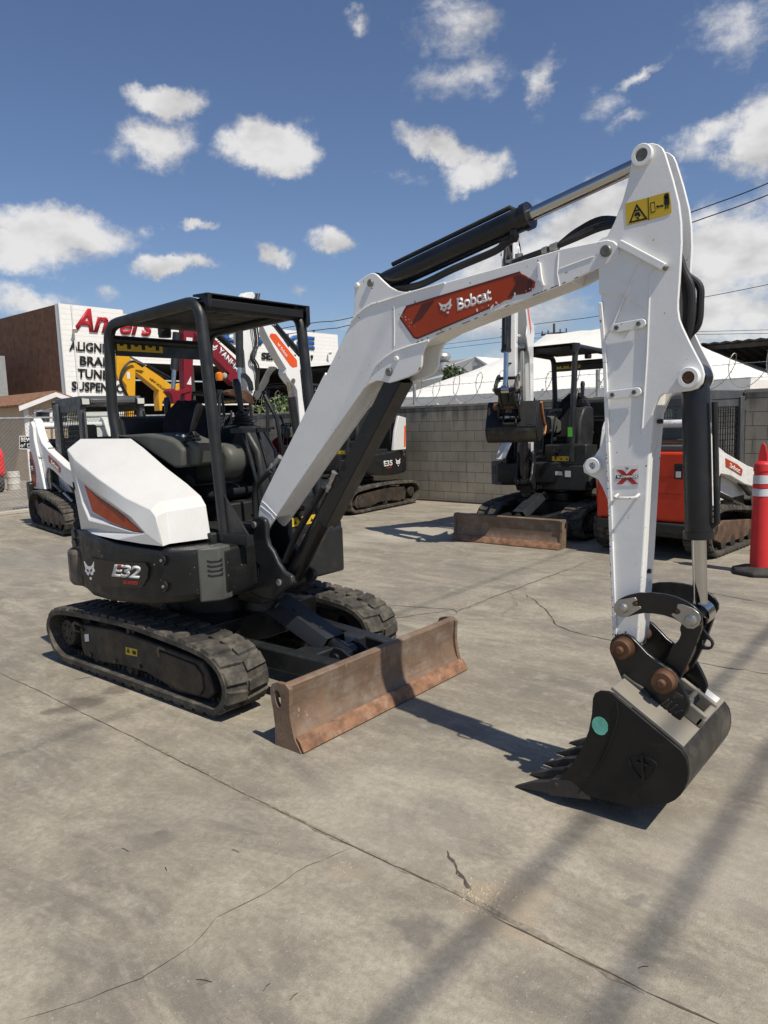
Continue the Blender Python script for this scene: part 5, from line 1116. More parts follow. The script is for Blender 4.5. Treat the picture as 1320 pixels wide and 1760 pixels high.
# ---- compact track loaders
def loader(label, loc, rz, sc, code, dirty, wt, cf_=0):
    r = empty('track_loader', loc, rz, sc); tag(r, label, 'track loader', 'track loaders parked in the yard')
    path = [(-1.02,.12),(-1.10,.27),(-1.06,.44),(-.88,.56),(-.60,.585),(-.1,.54),(.45,.46),(.74,.36),(.82,.20),(.72,.07),(.5,.036),(-.3,.036),(-.85,.036)]
    for s in (-1, 1):
        y0, y1 = (-.76,-.42) if s < 0 else (.42,.76)
        make_track(y0, y1, r, path, 38, .024, RUBBER, .5, .0)
        b = MB(); b.plate([(x, s*.70, z) for x, z in ((-.80,.36),(-.55,.42),(.35,.33),(.60,.28),(.60,.16),(.2,.12),(-.55,.12),(-.85,.22))], (0,-s*.2,0)); tf = b.build('track_frame', mat('brown_dusty_steel', (.10,.06,.04), .6, var=.3, dirt=(.2,.16,.12), dirt_amt=.4), r, .01)
        for xr in (-.55,-.25,.05,.35):
            b = MB(); b.lathe((xr, s*.50, .13), (0,s,0), [(0,.08),(.20,.08),(.21,.04)], 16); b.build('track_roller', FRAMEM, tf)
        b = MB(); b.lathe((-.82, s*.50, .36), (0,s,0), [(0,.17),(.12,.17),(.13,.10),(.2,.09)], 20); b.build('drive_sprocket', FRAMEM, tf)
        # upright
        up = [(-1.20,.60),(-1.24,.95),(-1.16,1.36),(-1.10,1.60),(-1.04,1.68),(-.94,1.70),(-.86,1.62),(-.86,1.40),(-.70,1.05),(-.52,.62)]
        b = MB(); b.plate([(x, s*.645, z) for x, z in up], (0,-s*.11,0)); u = b.build('rear_upright', wt, r, .012)
        b = MB(); b.plate([(x, s*.647, z) for x, z in ((-1.215,.64),(-1.235,.95),(-1.19,1.22),(-1.10,1.20),(-.96,1.02),(-.92,.84),(-1.0,.64))], (0,s*.004,0)); pn = b.build('side_panel', DECALR if not dirty else DECALBR, u, .002)
        b = MB(); b.plate([(x, s*.652, z) for x, z in ((-1.20,.84),(-1.21,1.10),(-1.10,1.08),(-1.00,.98),(-1.0,.84))], (0,s*.002,0)); b.build('black_panel', DECALB, pn, smooth=False)
        y = s*.657
        q = ((-1.19,y,.90),(-1.02,y,.90),(-1.19,y,.98)) if s < 0 else ((-1.02,y,.90),(-1.19,y,.90),(-1.02,y,.98))
        text('model_lettering', code, *q, DECALW, pn, bold=.03)
        # lift arm
        am = [(-1.10,1.60),(-1.06,1.70),(-.96,1.75),(-.86,1.70),(-.74,1.50),(-.60,1.36),(-.30,1.24),(.50,1.02),(.92,.94),(1.12,.78),(1.28,.34),(1.24,.22),(1.10,.24),(.98,.52),(.84,.70),(.40,.78),(-.10,.93),(-.42,.98),(-.52,.90),(-.62,.74),(-.68,.74),(-.68,.92),(-.74,1.16),(-.90,1.42)]
        b = MB(); b.plate([(x, s*.60, z) for x, z in am], (0,-s*.12,0)); la = b.build('lift_arm', wt, r, .012)
        b = MB(); b.plate([(x, s*.602, z) for x, z in ((-.28,1.06),(-.30,1.17),(.12,1.06),(.30,.98),(.26,.90),(.0,.98))], (0,s*.003,0)); dc = b.build('arm_decal', DECALR, la, .001)
        y = s*.607; q = ((-.16,y,1.035),(.20,y,.935),(-.15,y,1.10)) if s < 0 else ((.20,y,.935),(-.16,y,1.035),(.21,y,1.0))
        text('brand_lettering', 'Bobcat', *q, DECALW, dc, bold=.03)
        for (px_, pz_, rr) in ((-.98,1.62,.055),(-.74,1.12,.03),(-.64,.79,.022),(1.17,.30,.03)):
            b = MB(); b.lathe((px_, s*.60, pz_), (0,s,0), [(0,rr),(.03,rr),(.034,rr*.7),(.034,rr*.3)], 18); b.build('arm_pin', wt if px_ < -.9 else STEEL, la)
        b = MB(); b.cyl((-.62,s*.54,.80),(.10,s*.54,.60),.035,14); lc = b.build('lift_cylinder', BLACK, r); b = MB(); b.cyl((.10,s*.54,.60),(.55,s*.54,.48),.02,12); b.build('cylinder_rod', CHROME, lc)
        b = MB(); b.cyl((.3,s*.54,.85),(.75,s*.54,.62),.035,14); b.build('tilt_cylinder', DGREYP, r)
        b = MB(); b.plate([(x, s*.46, z) for x, z in ((-.60,.60),(-.62,.96),(-.2,1.0),(.7,.84),(.9,.6))], (0,-s*.02,0)); b.build('inner_fender', wt, r, .006)
    b = MB(); b.cyl((-.98,-.6,1.62),(-.98,.6,1.62),.05,14); b.build('cross_tube', wt, r)
    b = MB(); b.box((-1.05,-.42,.22),(.92,.42,.82)); b.box((-1.1,-.58,.60),(-.35,.58,1.28)); b.build('chassis', BLACK, r, .02)
    b = MB(); b.box((-1.30,-.61,.46),(-1.18,.61,1.30)); rd = b.build('rear_door', REDP, r, .035, seg=4)
    b = MB(); b.box((-1.303,-.50,.80),(-1.298,.50,.808)); b.box((-1.303,-.50,1.0),(-1.298,.50,1.004)); b.build('door_crease', mat('dark_red_line', (.25,.02,.01), .5), rd, smooth=False)
    b = MB(); b.box((-1.306,-.50,.98),(-1.296,-.40,1.16)); b.box((-1.306,.40,.98),(-1.296,.50,1.16)); tl = b.build('tail_lamp', BLACK, rd, .004)
    b = MB(); b.box((-1.309,-.48,1.0),(-1.3062,-.42,1.07)); b.box((-1.309,.42,1.0),(-1.3062,.48,1.07)); b.build('lens', LENS, tl, .002)
    b = MB(); b.box((-1.36,-.58,.34),(-1.06,.58,.455)); b.build('rear_bumper', CHAR, r, .02)
    b = MB(); b.box((-1.27,-.52,1.30),(-.60,.52,1.38)); tg = b.build('engine_lid', mat('grey_lid', (.09,.092,.09), .5), r, .02)
    b = MB()
    for k in range(11): b.box((-1.24+k*.052,-.46,1.38),(-1.215+k*.052,.46,1.405))
    b.build('lid_louvre', PINR, tg, smooth=False)
    # cab
    cb = MB(); xs0, xs1, zc0, zc1, yc = -.62+cf_, .72+cf_, .84, 2.02, .43
    roof = [(xs0,zc1-.06),(xs0+.05,zc1),(xs1-.08,zc1+.0),(xs1,zc1-.05),(xs1,zc1-.11),(xs0,zc1-.13)]
    cb.plate([(x,-yc-.01,z) for x, z in roof], (0,2*yc+.02,0))
    for s in (-1,1):
        yy = s*yc
        cb.beam((xs0+.11,yy,zc0),(xs0+.10,yy,zc1-.08),.22,.08,(0,1,0)); cb.beam((xs1-.06,yy,zc0),(xs1-.08,yy,zc1-.08),.14,.08,(0,1,0))
        cb.box((xs0,min(yy,yy-s*.04),zc0),(xs1,max(yy,yy-s*.04),zc0+.20)); cb.box((xs0,min(yy,yy-s*.04),zc1-.22),(xs1,max(yy,yy-s*.04),zc1-.10))
    cb.box((xs0-.01,-yc,zc0),(xs0+.04,yc,1.42)); cb.box((xs0-.01,-yc,zc1-.2),(xs0+.03,yc,zc1-.08))
    cab = cb.build('cab', mat('cab_grey', (.070,.073,.076), .45, var=.15, dirt=(.13,.12,.10), dirt_amt=.25), r, .012)
    for s in (-1,1):
        b = MB(); yy = s*(yc-.005)
        for k in range(14): x = xs0+.12+k*.082; b.beam((x,yy,zc0+.18),(x,yy,zc1-.20),.010,.008)
        for k in range(11): z = zc0+.22+k*.078; b.beam((xs0+.08,yy+.004,z),(xs1-.08,yy+.004,z),.008,.010)
        b.build('side_screen', CHAR, cab, smooth=False)
    b = MB(); b.box((xs0+.002,-yc+.05,1.42),(xs0+.008,yc-.05,zc1-.2)); gl = b.build('rear_window', bpy.data.materials.get('clear_glass') or glass, cab, smooth=False)
    b = MB(); b.box((-.45,-.25,.95),(-.0,.25,1.15)); b.box((-.50,-.22,1.1),(-.40,.22,1.62)); b.build('operator_seat', SEATM, cab, .04)
    b = MB(); b.box((xs1-.05,-yc+.05,.85),(xs1-.04,yc-.05,.95)); b.build('front_sill', BLACK, cab)
    for s in (-1,1):
        for (xx, dx) in ((xs1-.02,.06),(xs0-.02,-.03)):
            b = MB(); b.box((min(xx,xx+dx),s*.40-.07,1.88),(max(xx,xx+dx),s*.40+.07,1.99)); hl = b.build('work_lamp', BLACK, cab, .012)
            b = MB(); x2 = xx+dx; b.box((x2-.001 if dx > 0 else x2-.004,s*.40-.05,1.895),(x2+.004 if dx > 0 else x2+.001,s*.40+.05,1.975)); b.build('lens', LENS, hl, .002)
        b = MB(); b.tube([(xs1+.0,s*(yc+.01),1.78),(xs1+.035,s*(yc+.02),1.75),(xs1+.035,s*(yc+.02),1.0),(xs1,s*(yc+.01),.97)], .012, 8); b.build('grab_handle', BLACK, cab)
    b = MB(); b.box((1.18,-.62,.12),(1.24,.62,.50)); b.build('attachment_plate', CHAR, r, .02)
    return r
la_ = loader('white T450 track loader behind the foreground arm, red-orange rear door towards the camera', (.90, 6.36, 0), R(84.2), .946, 'T450', True, WHITE2)
lb_ = loader('white track loader left of the foreground excavator, lift arms raised above its T595 side panel', (-8.15, 3.42, 0), R(-11), 1.10, 'T595', False, WHITE, .30)
drop(lb_, ('nothing',))
b = MB(); b.plate([(-1.30,-.72,.42),(-1.14,-.72,.42),(-1.14,-.72,.70),(-1.30,-.72,.72)], (0,.12,0)); b.build('rear_corner_guard', CHAR, lb_, .02)

# ------------------------------------------------------------------ ground and setting
def ground_mat():
    m = bpy.data.materials.new('yard_concrete'); m.use_nodes = True; t = m.node_tree; bs = t.nodes['Principled BSDF']; L = t.links.new
    def n(ty, **k):
        x = t.nodes.new(ty)
        for a, c in k.items(): setattr(x, a, c)
        return x
    co = n('ShaderNodeTexCoord').outputs['Object']
    def noise(sc, det=4, rough=.55, vec=None, dist=0):
        x = n('ShaderNodeTexNoise'); x.inputs['Scale'].default_value = sc; x.inputs['Detail'].default_value = det; x.inputs['Roughness'].default_value = rough; x.inputs['Distortion'].default_value = dist; L(vec or co, x.inputs['Vector']); return x.outputs['Fac']
    def mp(sc, rot=0):
        x = n('ShaderNodeMapping'); x.inputs['Scale'].default_value = sc; x.inputs['Rotation'].default_value = (0,0,rot); L(co, x.inputs['Vector']); return x.outputs[0]
    def mr(v, a, b_, c=0, d=1, it='LINEAR'):
        x = n('ShaderNodeMapRange', interpolation_type=it); x.inputs['From Min'].default_value = a; x.inputs['From Max'].default_value = b_; x.inputs['To Min'].default_value = c; x.inputs['To Max'].default_value = d; L(v, x.inputs['Value']); return x.outputs[0]
    def mix(f, a, b_):
        x = n('ShaderNodeMix', data_type='RGBA'); 
        for k, v in (('Factor', f), ('A', a), ('B', b_)):
            if isinstance(v, (int, float)): x.inputs[k].default_value = v
            elif isinstance(v, tuple): x.inputs[k].default_value = v+(1,)
            else: L(v, x.inputs[k])
        return x.outputs['Result']
    base = mix(mr(noise(.45, 6, .6), .35, .65), (.240,.213,.165), (.345,.305,.235))
    base = mix(mr(noise(2.4, 8, .7), .45, .70, 0, .75), base, (.185,.168,.138))
    base = mix(mr(noise(1.0, 7, .68, mp((1,3.2,1), .18), .6), .46, .64, 0, .8), base, (.175,.158,.128))
    base = mix(mr(noise(.55, 7, .72, mp((1.2,2.2,1), .5), 1.2), .50, .66, 0, .75), base, (.45,.40,.31))
    base = mix(mr(noise(.9, 8, .7, mp((.8,2.6,1), -.25), .8), .52, .68, 0, .75), base, (.44,.40,.315))
    base = mix(mr(noise(7, 6, .7), .52, .70, 0, .6), base, (.42,.385,.31))
    base = mix(mr(noise(32, 4, .7), .38, .62, 0, .42), base, (.175,.155,.12))
    base = mix(mr(noise(80, 3, .6), .64, .72, 0, .55), base, (.58,.53,.44))
    base = mix(mr(noise(105, 2, .6, mp((1.1,.9,1), 1)), .64, .74, 0, .5), base, (.10,.09,.07))
    # stains that have a place of their own: (photo pixel, radius m, strength)
    warp = n('ShaderNodeVectorMath', operation='ADD'); wn = n('ShaderNodeTexNoise'); wn.inputs['Scale'].default_value = 5; wn.inputs['Detail'].default_value = 5; L(co, wn.inputs['Vector'])
    ws = n('ShaderNodeVectorMath', operation='MULTIPLY_ADD'); L(wn.outputs['Color'], ws.inputs[0]); ws.inputs[1].default_value = (.34,.34,0); ws.inputs[2].default_value = (-.17,-.17,0)
    L(co, warp.inputs[0]); L(ws.outputs[0], warp.inputs[1])
    for (u, v, r_, s_, cl) in ((712,1600,.085,.55,(.12,.11,.10)),(262,1440,.07,.40,(.14,.125,.11)),(280,1425,.03,.6,(.12,.11,.10)),(1112,1553,.035,.5,(.14,.13,.12)),(335,1683,.03,.6,(.12,.11,.10)),(420,1700,.09,.3,(.16,.15,.13)),
                             (140,1208,.12,.75,(.10,.085,.065)),(205,1186,.10,.65,(.11,.09,.07)),(95,1222,.09,.6,(.11,.09,.07)),(690,1385,.5,.22,(.40,.37,.31)),(870,900,.9,.55,(.50,.46,.37)),(700,915,.8,.5,(.47,.43,.35)),(560,930,.6,.3,(.46,.42,.34)),
                             (860,1560,.16,.6,(.36,.29,.20)),(960,1015,.22,.55,(.20,.17,.14)),(600,1490,.07,.4,(.34,.29,.2)),(850,985,.5,.3,(.17,.155,.13)),(1150,1010,.8,.3,(.2,.185,.16)),(60,960,1.2,.4,(.2,.19,.17)),(1260,1480,.4,.3,(.42,.38,.32)),(330,1400,.35,.25,(.17,.155,.13))):
        p = at(u, v, 2, 0); d = n('ShaderNodeVectorMath', operation='DISTANCE'); L(warp.outputs[0], d.inputs[0]); d.inputs[1].default_value = (p.x, p.y, 0)
        f = mr(d.outputs['Value'], r_*.55, r_*1.25, s_, 0, 'SMOOTHSTEP'); base = mix(f, base, cl)
    # the slab further back and to the left is a separate, greyer pour
    L(base, bs.inputs['Base Color']); bs.inputs['Specular IOR Level'].default_value = .35
    L(mr(noise(6, 4), .3, .7, .68, .95), bs.inputs['Roughness'])
    hgt = n('ShaderNodeMath', operation='ADD'); L(noise(160, 3, .6), hgt.inputs[0]); h2 = n('ShaderNodeMath', operation='MULTIPLY'); L(noise(14, 6, .7), h2.inputs[0]); h2.inputs[1].default_value = 1.6; L(h2.outputs[0], hgt.inputs[1])
    bp = n('ShaderNodeBump'); bp.inputs['Strength'].default_value = .5; bp.inputs['Distance'].default_value = .006; L(hgt.outputs[0], bp.inputs['Height']); L(bp.outputs[0], bs.inputs['Normal'])
    return m
b = MB(); b.add([(-400,-400,0),(400,-400,0),(400,400,0),(-400,400,0)],[(0,1,2,3)]); go = b.build('ground', ground_mat(), smooth=False); tag(go, kind='structure')
CRK = mat('crack_dark', (.085,.072,.055), .95, var=.4, vscale=30); CRKL = mat('crack_fill', (.235,.20,.15), .95, var=.35, vscale=40)
def crack(L_, wd, name='ground_joint', jag=.012, m=CRK, z=.0022, step=.05, sd=1):
    rng = random.Random(sd); P_ = [at(u, v, 2, 0) for u, v in L_]; pts = []
    for i in range(len(P_)-1):
        n_ = max(1, int((P_[i+1]-P_[i]).length/step))
        for k in range(n_): pts.append(P_[i].lerp(P_[i+1], k/n_))
    pts.append(P_[-1]); vs = []; off = 0
    for i, p in enumerate(pts):
        d = (pts[min(i+1,len(pts)-1)]-pts[max(i-1,0)]).normalized(); s = Vector((-d.y,d.x,0)); off = off*.75+rng.uniform(-jag,jag); w_ = wd*rng.uniform(.25,1.5)
        if i in (0, len(pts)-1): w_ *= .15
        c = p+s*off; vs += [(c.x+s.x*w_/2, c.y+s.y*w_/2, z), (c.x-s.x*w_/2, c.y-s.y*w_/2, z)]
    b = MB(); b.add(vs, [(2*i, 2*i+1, 2*i+3, 2*i+2) for i in range(len(pts)-1)]); o = b.build(name, m, smooth=False); tag(o, kind='structure'); return o
crack([(-60,1128),(60,1185),(228,1268),(400,1354),(608,1455),(770,1530),(815,1555)], .005, 'ground_joint', .003, sd=1)
crack([(845,1575),(960,1632),(1110,1705),(1270,1775),(1400,1830)], .006, 'ground_joint', .003, sd=2)
crack([(228,1268),(450,1378),(608,1455),(770,1530),(1110,1705)], .022, 'ground_joint', .006, CRKL, .0012, sd=22)
crack([(605,1458),(530,1490),(455,1535),(370,1577),(330,1625),(240,1680),(120,1728),(30,1752)], .0024, 'ground_crack', .006, sd=3)
crack([(770,1462),(783,1490),(797,1512),(806,1532)], .013, 'ground_crack', .007, step=.02, sd=4)
crack([(640,1180),(668,1065),(780,1048)][1:], .01, 'ground_crack', .01, sd=5)
crack([(668,1040),(780,1048),(786,1055)], .01, 'ground_joint', .006, sd=6)
crack([(784,1052),(875,1016),(1010,966),(1045,950)], .022, 'ground_joint', .01, CRKL, sd=7)
crack([(784,1052),(875,1016),(1010,966)], .008, 'ground_joint', .01, CRK, .003, sd=17)
crack([(905,1022),(945,1050),(955,1075),(1000,1090),(1060,1102),(1180,1135),(1330,1160)], .010, 'ground_crack', .012, sd=8)
crack([(880,1015),(888,1040),(862,1060)], .03, 'ground_crack', .02, CRKL, sd=9)
crack([(1180,1012),(1330,1040)], .01, 'ground_joint', .006, sd=10)
crack([(0,1185),(-20,1180),(120,1170),(240,1150)][2:], .006, 'ground_crack', .006, sd=11)
rng = random.Random(5); b = MB()   # grit in the broken corner and scattered over the slab
def pebble(x, y, s):
    k = 5; a0 = rng.random()*6; b.add([(x+s*rng.uniform(.6,1.2)*math.cos(a0+2*PI*j/k), y+s*rng.uniform(.6,1.2)*math.sin(a0+2*PI*j/k), 0) for j in range(k)]+[(x+rng.uniform(-.2,.2)*s, y, s*.8)], [(j,(j+1) % k,k) for j in range(k)])
for (u, v, r_, n_) in ((830,1548,.10,170),(812,1530,.06,60),(850,1530,.10,70),(590,1488,.04,30),(935,1030,.2,60),(885,1025,.15,50)):
    c = at(u, v, 2, 0)
    for k in range(n_): pebble(c.x+rng.gauss(0,r_*.5), c.y+rng.gauss(0,r_*.5), rng.uniform(.0015,.006))
for k in range(500): pebble(rng.uniform(-1,4.5), rng.uniform(-2.6,4), rng.uniform(.001,.004))
gr = b.build('gravel', mat('grit', (.36,.30,.22), .9, var=.4, vscale=60), smooth=False); tag(gr, 'loose sandy grit and small stones scattered over the cracked concrete', 'gravel', kind='stuff')
b = MB()
for (u, v, a_) in ((762,1727-1380+0,0),):
    pass
for (u, v) in ((404,1463),(285,1494),(215,1461),(458,1697),(505,1713),(350,1686),(1105,1663)):
    c = at(u, v, 2, 0); a_ = rng.uniform(0, 3.1); l_ = rng.uniform(.012,.026); d = Vector((math.cos(a_), math.sin(a_), 0))
    b.tube([c-d*l_+Vector((0,0,.002)), c+Vector((0,0,.005)), c+d*l_+Vector((.003,0,.002))], .0011, 5)
tw = b.build('leaf_litter', mat('dry_twig', (.06,.045,.03), .9), smooth=False); tag(tw, 'thin dry twigs and leaf stalks lying on the concrete', 'leaf litter', kind='stuff')

# block wall
WM = -.0786; WL0 = Vector((-5.32, 9.062, 0)); wd_ = Vector((1, WM, 0)).normalized(); wa = math.atan(WM)
def wall_mat():
    m = bpy.data.materials.new('concrete_block'); m.use_nodes = True; t = m.node_tree; bs = t.nodes['Principled BSDF']; L = t.links.new
    co = t.nodes.new('ShaderNodeTexCoord').outputs['Object']
    mp = t.nodes.new('ShaderNodeMapping'); mp.inputs['Rotation'].default_value = (PI/2, 0, 0); L(co, mp.inputs['Vector'])
    sep = t.nodes.new('ShaderNodeSeparateXYZ'); L(co, sep.inputs[0]); cmb = t.nodes.new('ShaderNodeCombineXYZ'); L(sep.outputs['X'], cmb.inputs['X']); L(sep.outputs['Z'], cmb.inputs['Y'])
    br = t.nodes.new('ShaderNodeTexBrick'); L(cmb.outputs[0], br.inputs['Vector']); br.inputs['Scale'].default_value = 1; br.inputs['Brick Width'].default_value = .405; br.inputs['Row Height'].default_value = .203; br.inputs['Mortar Size'].default_value = .0065; br.inputs['Mortar Smooth'].default_value = .4; br.inputs['Bias'].default_value = 0
    br.inputs['Color1'].default_value = (.42,.375,.285,1); br.inputs['Color2'].default_value = (.345,.31,.24,1); br.inputs['Mortar'].default_value = (.15,.14,.12,1)
    no = t.nodes.new('ShaderNodeTexNoise'); no.inputs['Scale'].default_value = 1.3; no.inputs['Detail'].default_value = 8; no.inputs['Roughness'].default_value = .65; L(co, no.inputs['Vector'])
    mr = t.nodes.new('ShaderNodeMapRange'); mr.inputs['From Min'].default_value = .35; mr.inputs['From Max'].default_value = .7; mr.inputs['To Min'].default_value = .78; mr.inputs['To Max'].default_value = 1.18; L(no.outputs['Fac'], mr.inputs['Value'])
    sc = t.nodes.new('ShaderNodeVectorMath'); sc.operation = 'SCALE'; L(br.outputs['Color'], sc.inputs[0]); L(mr.outputs[0], sc.inputs['Scale'])
    # streaks of dirt running down from the cap
    m2 = t.nodes.new('ShaderNodeMapping'); m2.inputs['Scale'].default_value = (7,7,.7); L(co, m2.inputs['Vector'])
    n2 = t.nodes.new('ShaderNodeTexNoise'); n2.inputs['Scale'].default_value = 1; n2.inputs['Detail'].default_value = 6; L(m2.outputs[0], n2.inputs['Vector'])
    hz = t.nodes.new('ShaderNodeMapRange'); hz.inputs['From Min'].default_value = 1.45; hz.inputs['From Max'].default_value = 1.93; L(sep.outputs['Z'], hz.inputs['Value'])
    ad = t.nodes.new('ShaderNodeMath'); ad.operation = 'MULTIPLY_ADD'; L(hz.outputs[0], ad.inputs[0]); ad.inputs[1].default_value = .30; L(n2.outputs['Fac'], ad.inputs[2])
    st = t.nodes.new('ShaderNodeMapRange'); st.inputs['From Min'].default_value = .60; st.inputs['From Max'].default_value = .82; st.inputs['To Max'].default_value = .6; L(ad.outputs[0], st.inputs['Value'])
    mi = t.nodes.new('ShaderNodeMix'); mi.data_type = 'RGBA'; L(st.outputs[0], mi.inputs['Factor']); L(sc.outputs[0], mi.inputs['A']); mi.inputs['B'].default_value = (.085,.08,.065,1)
    L(mi.outputs['Result'], bs.inputs['Base Color']); bs.inputs['Roughness'].default_value = .95
    n3 = t.nodes.new('ShaderNodeTexNoise'); n3.inputs['Scale'].default_value = 70; n3.inputs['Detail'].default_value = 4; L(co, n3.inputs['Vector'])
    h = t.nodes.new('ShaderNodeMath'); h.operation = 'MULTIPLY_ADD'; L(br.outputs['Fac'], h.inputs[0]); h.inputs[1].default_value = -1.2; L(n3.outputs['Fac'], h.inputs[2])
    bp = t.nodes.new('ShaderNodeBump'); bp.inputs['Strength'].default_value = .7; bp.inputs['Distance'].default_value = .008; L(h.outputs[0], bp.inputs['Height']); L(bp.outputs[0], bs.inputs['Normal'])
    return m
wr = empty('block_wall', tuple(WL0), wa); tag(wr, 'weathered grey concrete block wall closing the back of the yard', 'wall')
b = MB(); b.box((-6.6,0,0),(20,.2,1.90)); b.build('wall_face', wall_mat(), wr, smooth=False)
b = MB(); x = -6.6; rg = random.Random(4)
while x < 20: b.box((x,-.006,1.903),(x+.398,.206,1.955+rg.uniform(-.003,.003))); x += .405
b.build('wall_cap', mat('cap_block', (.36,.33,.27), .9, var=.12, dirt=(.14,.13,.1), dirt_amt=.3), wr, .006)
b = MB(); b.box((-6.6,-.09,.0),(20,-.01,.035)); b.build('wall_footing', mat('dark_footing', (.09,.07,.055), .9), wr)
# razor wire
zr = empty('razor_wire', tuple(WL0), wa); tag(zr, 'loops of razor wire coiled along the top of the block wall', 'razor wire')
b = MB(); pts = []; n_ = int(26/.52*26)
rg = random.Random(8)
for i in range(n_):
    t_ = i/26; a = 2*PI*t_; rr = .27+.03*math.sin(t_*2.3); pts.append((-6.5+t_*.52+.13*math.sin(a*1.0+1), .10+.10*math.cos(a)+.03*math.sin(t_*1.7), 2.24+.04*math.sin(t_*1.3)+rr*math.sin(a)))
b.tube(pts, .006, 4)
for i in range(0, n_, 3):
    p = Vector(pts[i]); b.beam(p+Vector((-.02,0,.012)), p+Vector((.02,0,-.012)), .004, .007)
b.build('wire_coil', WIREM, zr, smooth=False)
b = MB()
for zz in (2.12, 2.34):
    b.tube([(-6.5+k*.9, .10, zz-.02*(k % 3 == 1)) for k in range(30)], .004, 4)
    for k in range(150): p = Vector((-6.4+k*.17,.10,zz)); b.beam(p+Vector((-.012,0,.02)), p+Vector((.012,0,-.02)), .003, .004)
b.build('barbed_strand', WIREM, zr, smooth=False)
b = MB()
for xx in (-.30, 3.9, 8.2, 12.5): b = MB(); b.cyl((xx,.22,1.5),(xx,.22,2.42),.035,12); b.build('wire_post', GALV, zr)
# chain-link fence on the left
FX = -11.9
fc = empty('chain_link_fence', (FX, 3, 0)); tag(fc, 'galvanised chain-link fence at the left edge of the yard', 'fence')
b = MB(); y0, y1 = -6.0, 6.55
for yy in (-6,-3,0,2.35,4.6,6.55): b.cyl((0,yy,0),(0,yy,2.02),.03,10)
b.build('fence_post', GALV, fc)
b = MB(); b.cyl((0,y0,1.98),(0,y1,1.98),.022,10); b.build('top_rail', GALV, fc)
b = MB(); sp = .085; k = -2.0/sp
i = int((y0-2)/sp)
while i*sp < y1:
    for s in (0, 1):
        ya = i*sp; za = .04; yb = ya+1.9; zb2_ = 1.94
        if ya < y0: za += (y0-ya); ya = y0
        if yb > y1: zb2_ -= (yb-y1); yb = y1
        if zb2_ > za+.02:
            A = (0.004*s, ya, za if not s else 1.98-za); B_ = (0.004*s, yb, zb2_ if not s else 1.98-zb2_)
            b.tube([A, B_], .0028, 3)
    i += 1
b.build('wire_mesh', GALV, fc, smooth=False)
b = MB(); b.box((-.1,y0,0),(.12,y1,.07)); b.build('kerb', mat('pale_kerb', (.42,.38,.32), .9), fc, .01)
sg = MB(); q = [at(33,749,0,FX+.03), at(72,749,0,FX+.03), at(72,773,0,FX+.03), at(33,772,0,FX+.03)]; sg.plate(q, (.006,0,0)); so_ = sg.build('warning_sign', TRIMW, smooth=False)
tag(so_, 'small dark BEWARE of DOG sign hanging on the chain-link fence', 'sign')
b = MB(); b.plate([at(34,750.5,0,FX+.037), at(71,750.5,0,FX+.037), at(71,771.5,0,FX+.037), at(34,770.5,0,FX+.037)], (.001,0,0)); sf = b.build('sign_face', BLACKT, so_, smooth=False)
text('sign_lettering', 'BEWARE', at(36,759.5,0,FX+.040), at(69,760.5,0,FX+.040), at(36,752,0,FX+.040), DECALW, sf, bold=.03)
text('sign_lettering', 'of DOG', at(35,769,0,FX+.040), at(69,770,0,FX+.040), at(35,762,0,FX+.040), DECALW, sf, bold=.02)
# drum and red machine beyond the fence
c = at(25,842,2,0)
b = MB(); b.lathe((c.x,c.y,0),(0,0,1),[(0,.27),(.02,.29),(.28,.29),(.30,.305),(.33,.29),(.60,.29),(.62,.305),(.65,.29),(.86,.28),(.88,.25)],28); dr = b.build('plastic_drum', BARRELM); dr.scale = (.62,)*3; dr.location = (c.x*.38, c.y*.38, 0); tag(dr, 'dirty white plastic drum standing behind the chain-link fence', 'drum')
c = at(13,846,2,0); rm = empty('utility_cart', (c.x-.47, c.y-.45, 0), R(-5)); tag(rm, 'bright red wheeled machine half cut off by the left edge behind the fence', 'machine')
b = MB(); b.plate([(-.9,-.6,.45),(.35,-.6,.45),(.42,-.6,.55),(.42,-.6,1.10),(.30,-.6,1.25),(-.9,-.6,1.25)], (0,1.1,0)); b.build('body_shell', PINK, rm, .06, seg=4)
for zz in (.62,.92): b = MB(); b.lathe((.20,-.605,zz),(0,-1,0),[(0,.12),(.02,.12),(.022,.09),(.01,.07)],20); hl = b.build('headlight', BLACK, rm); b = MB(); b.lathe((.20,-.615,zz),(0,-1,0),[(0,.06),(.02,.05)],16); b.build('lens', LENS, hl); b = MB(); b.lathe((.422,.1,zz),(1,0,0),[(0,.11),(.015,.11),(.017,.08)],20); b.build('headlight', BLACK, rm)
for yy in (-.45,.35):
    for xx in (-.6,.12): b = MB(); b.lathe((xx,yy,.27),(0,1,0),[(-.12,.15),(-.11,.25),(-.08,.27),(.08,.27),(.11,.25),(.12,.15)],26); b.build('wheel', RUBBERN, rm)
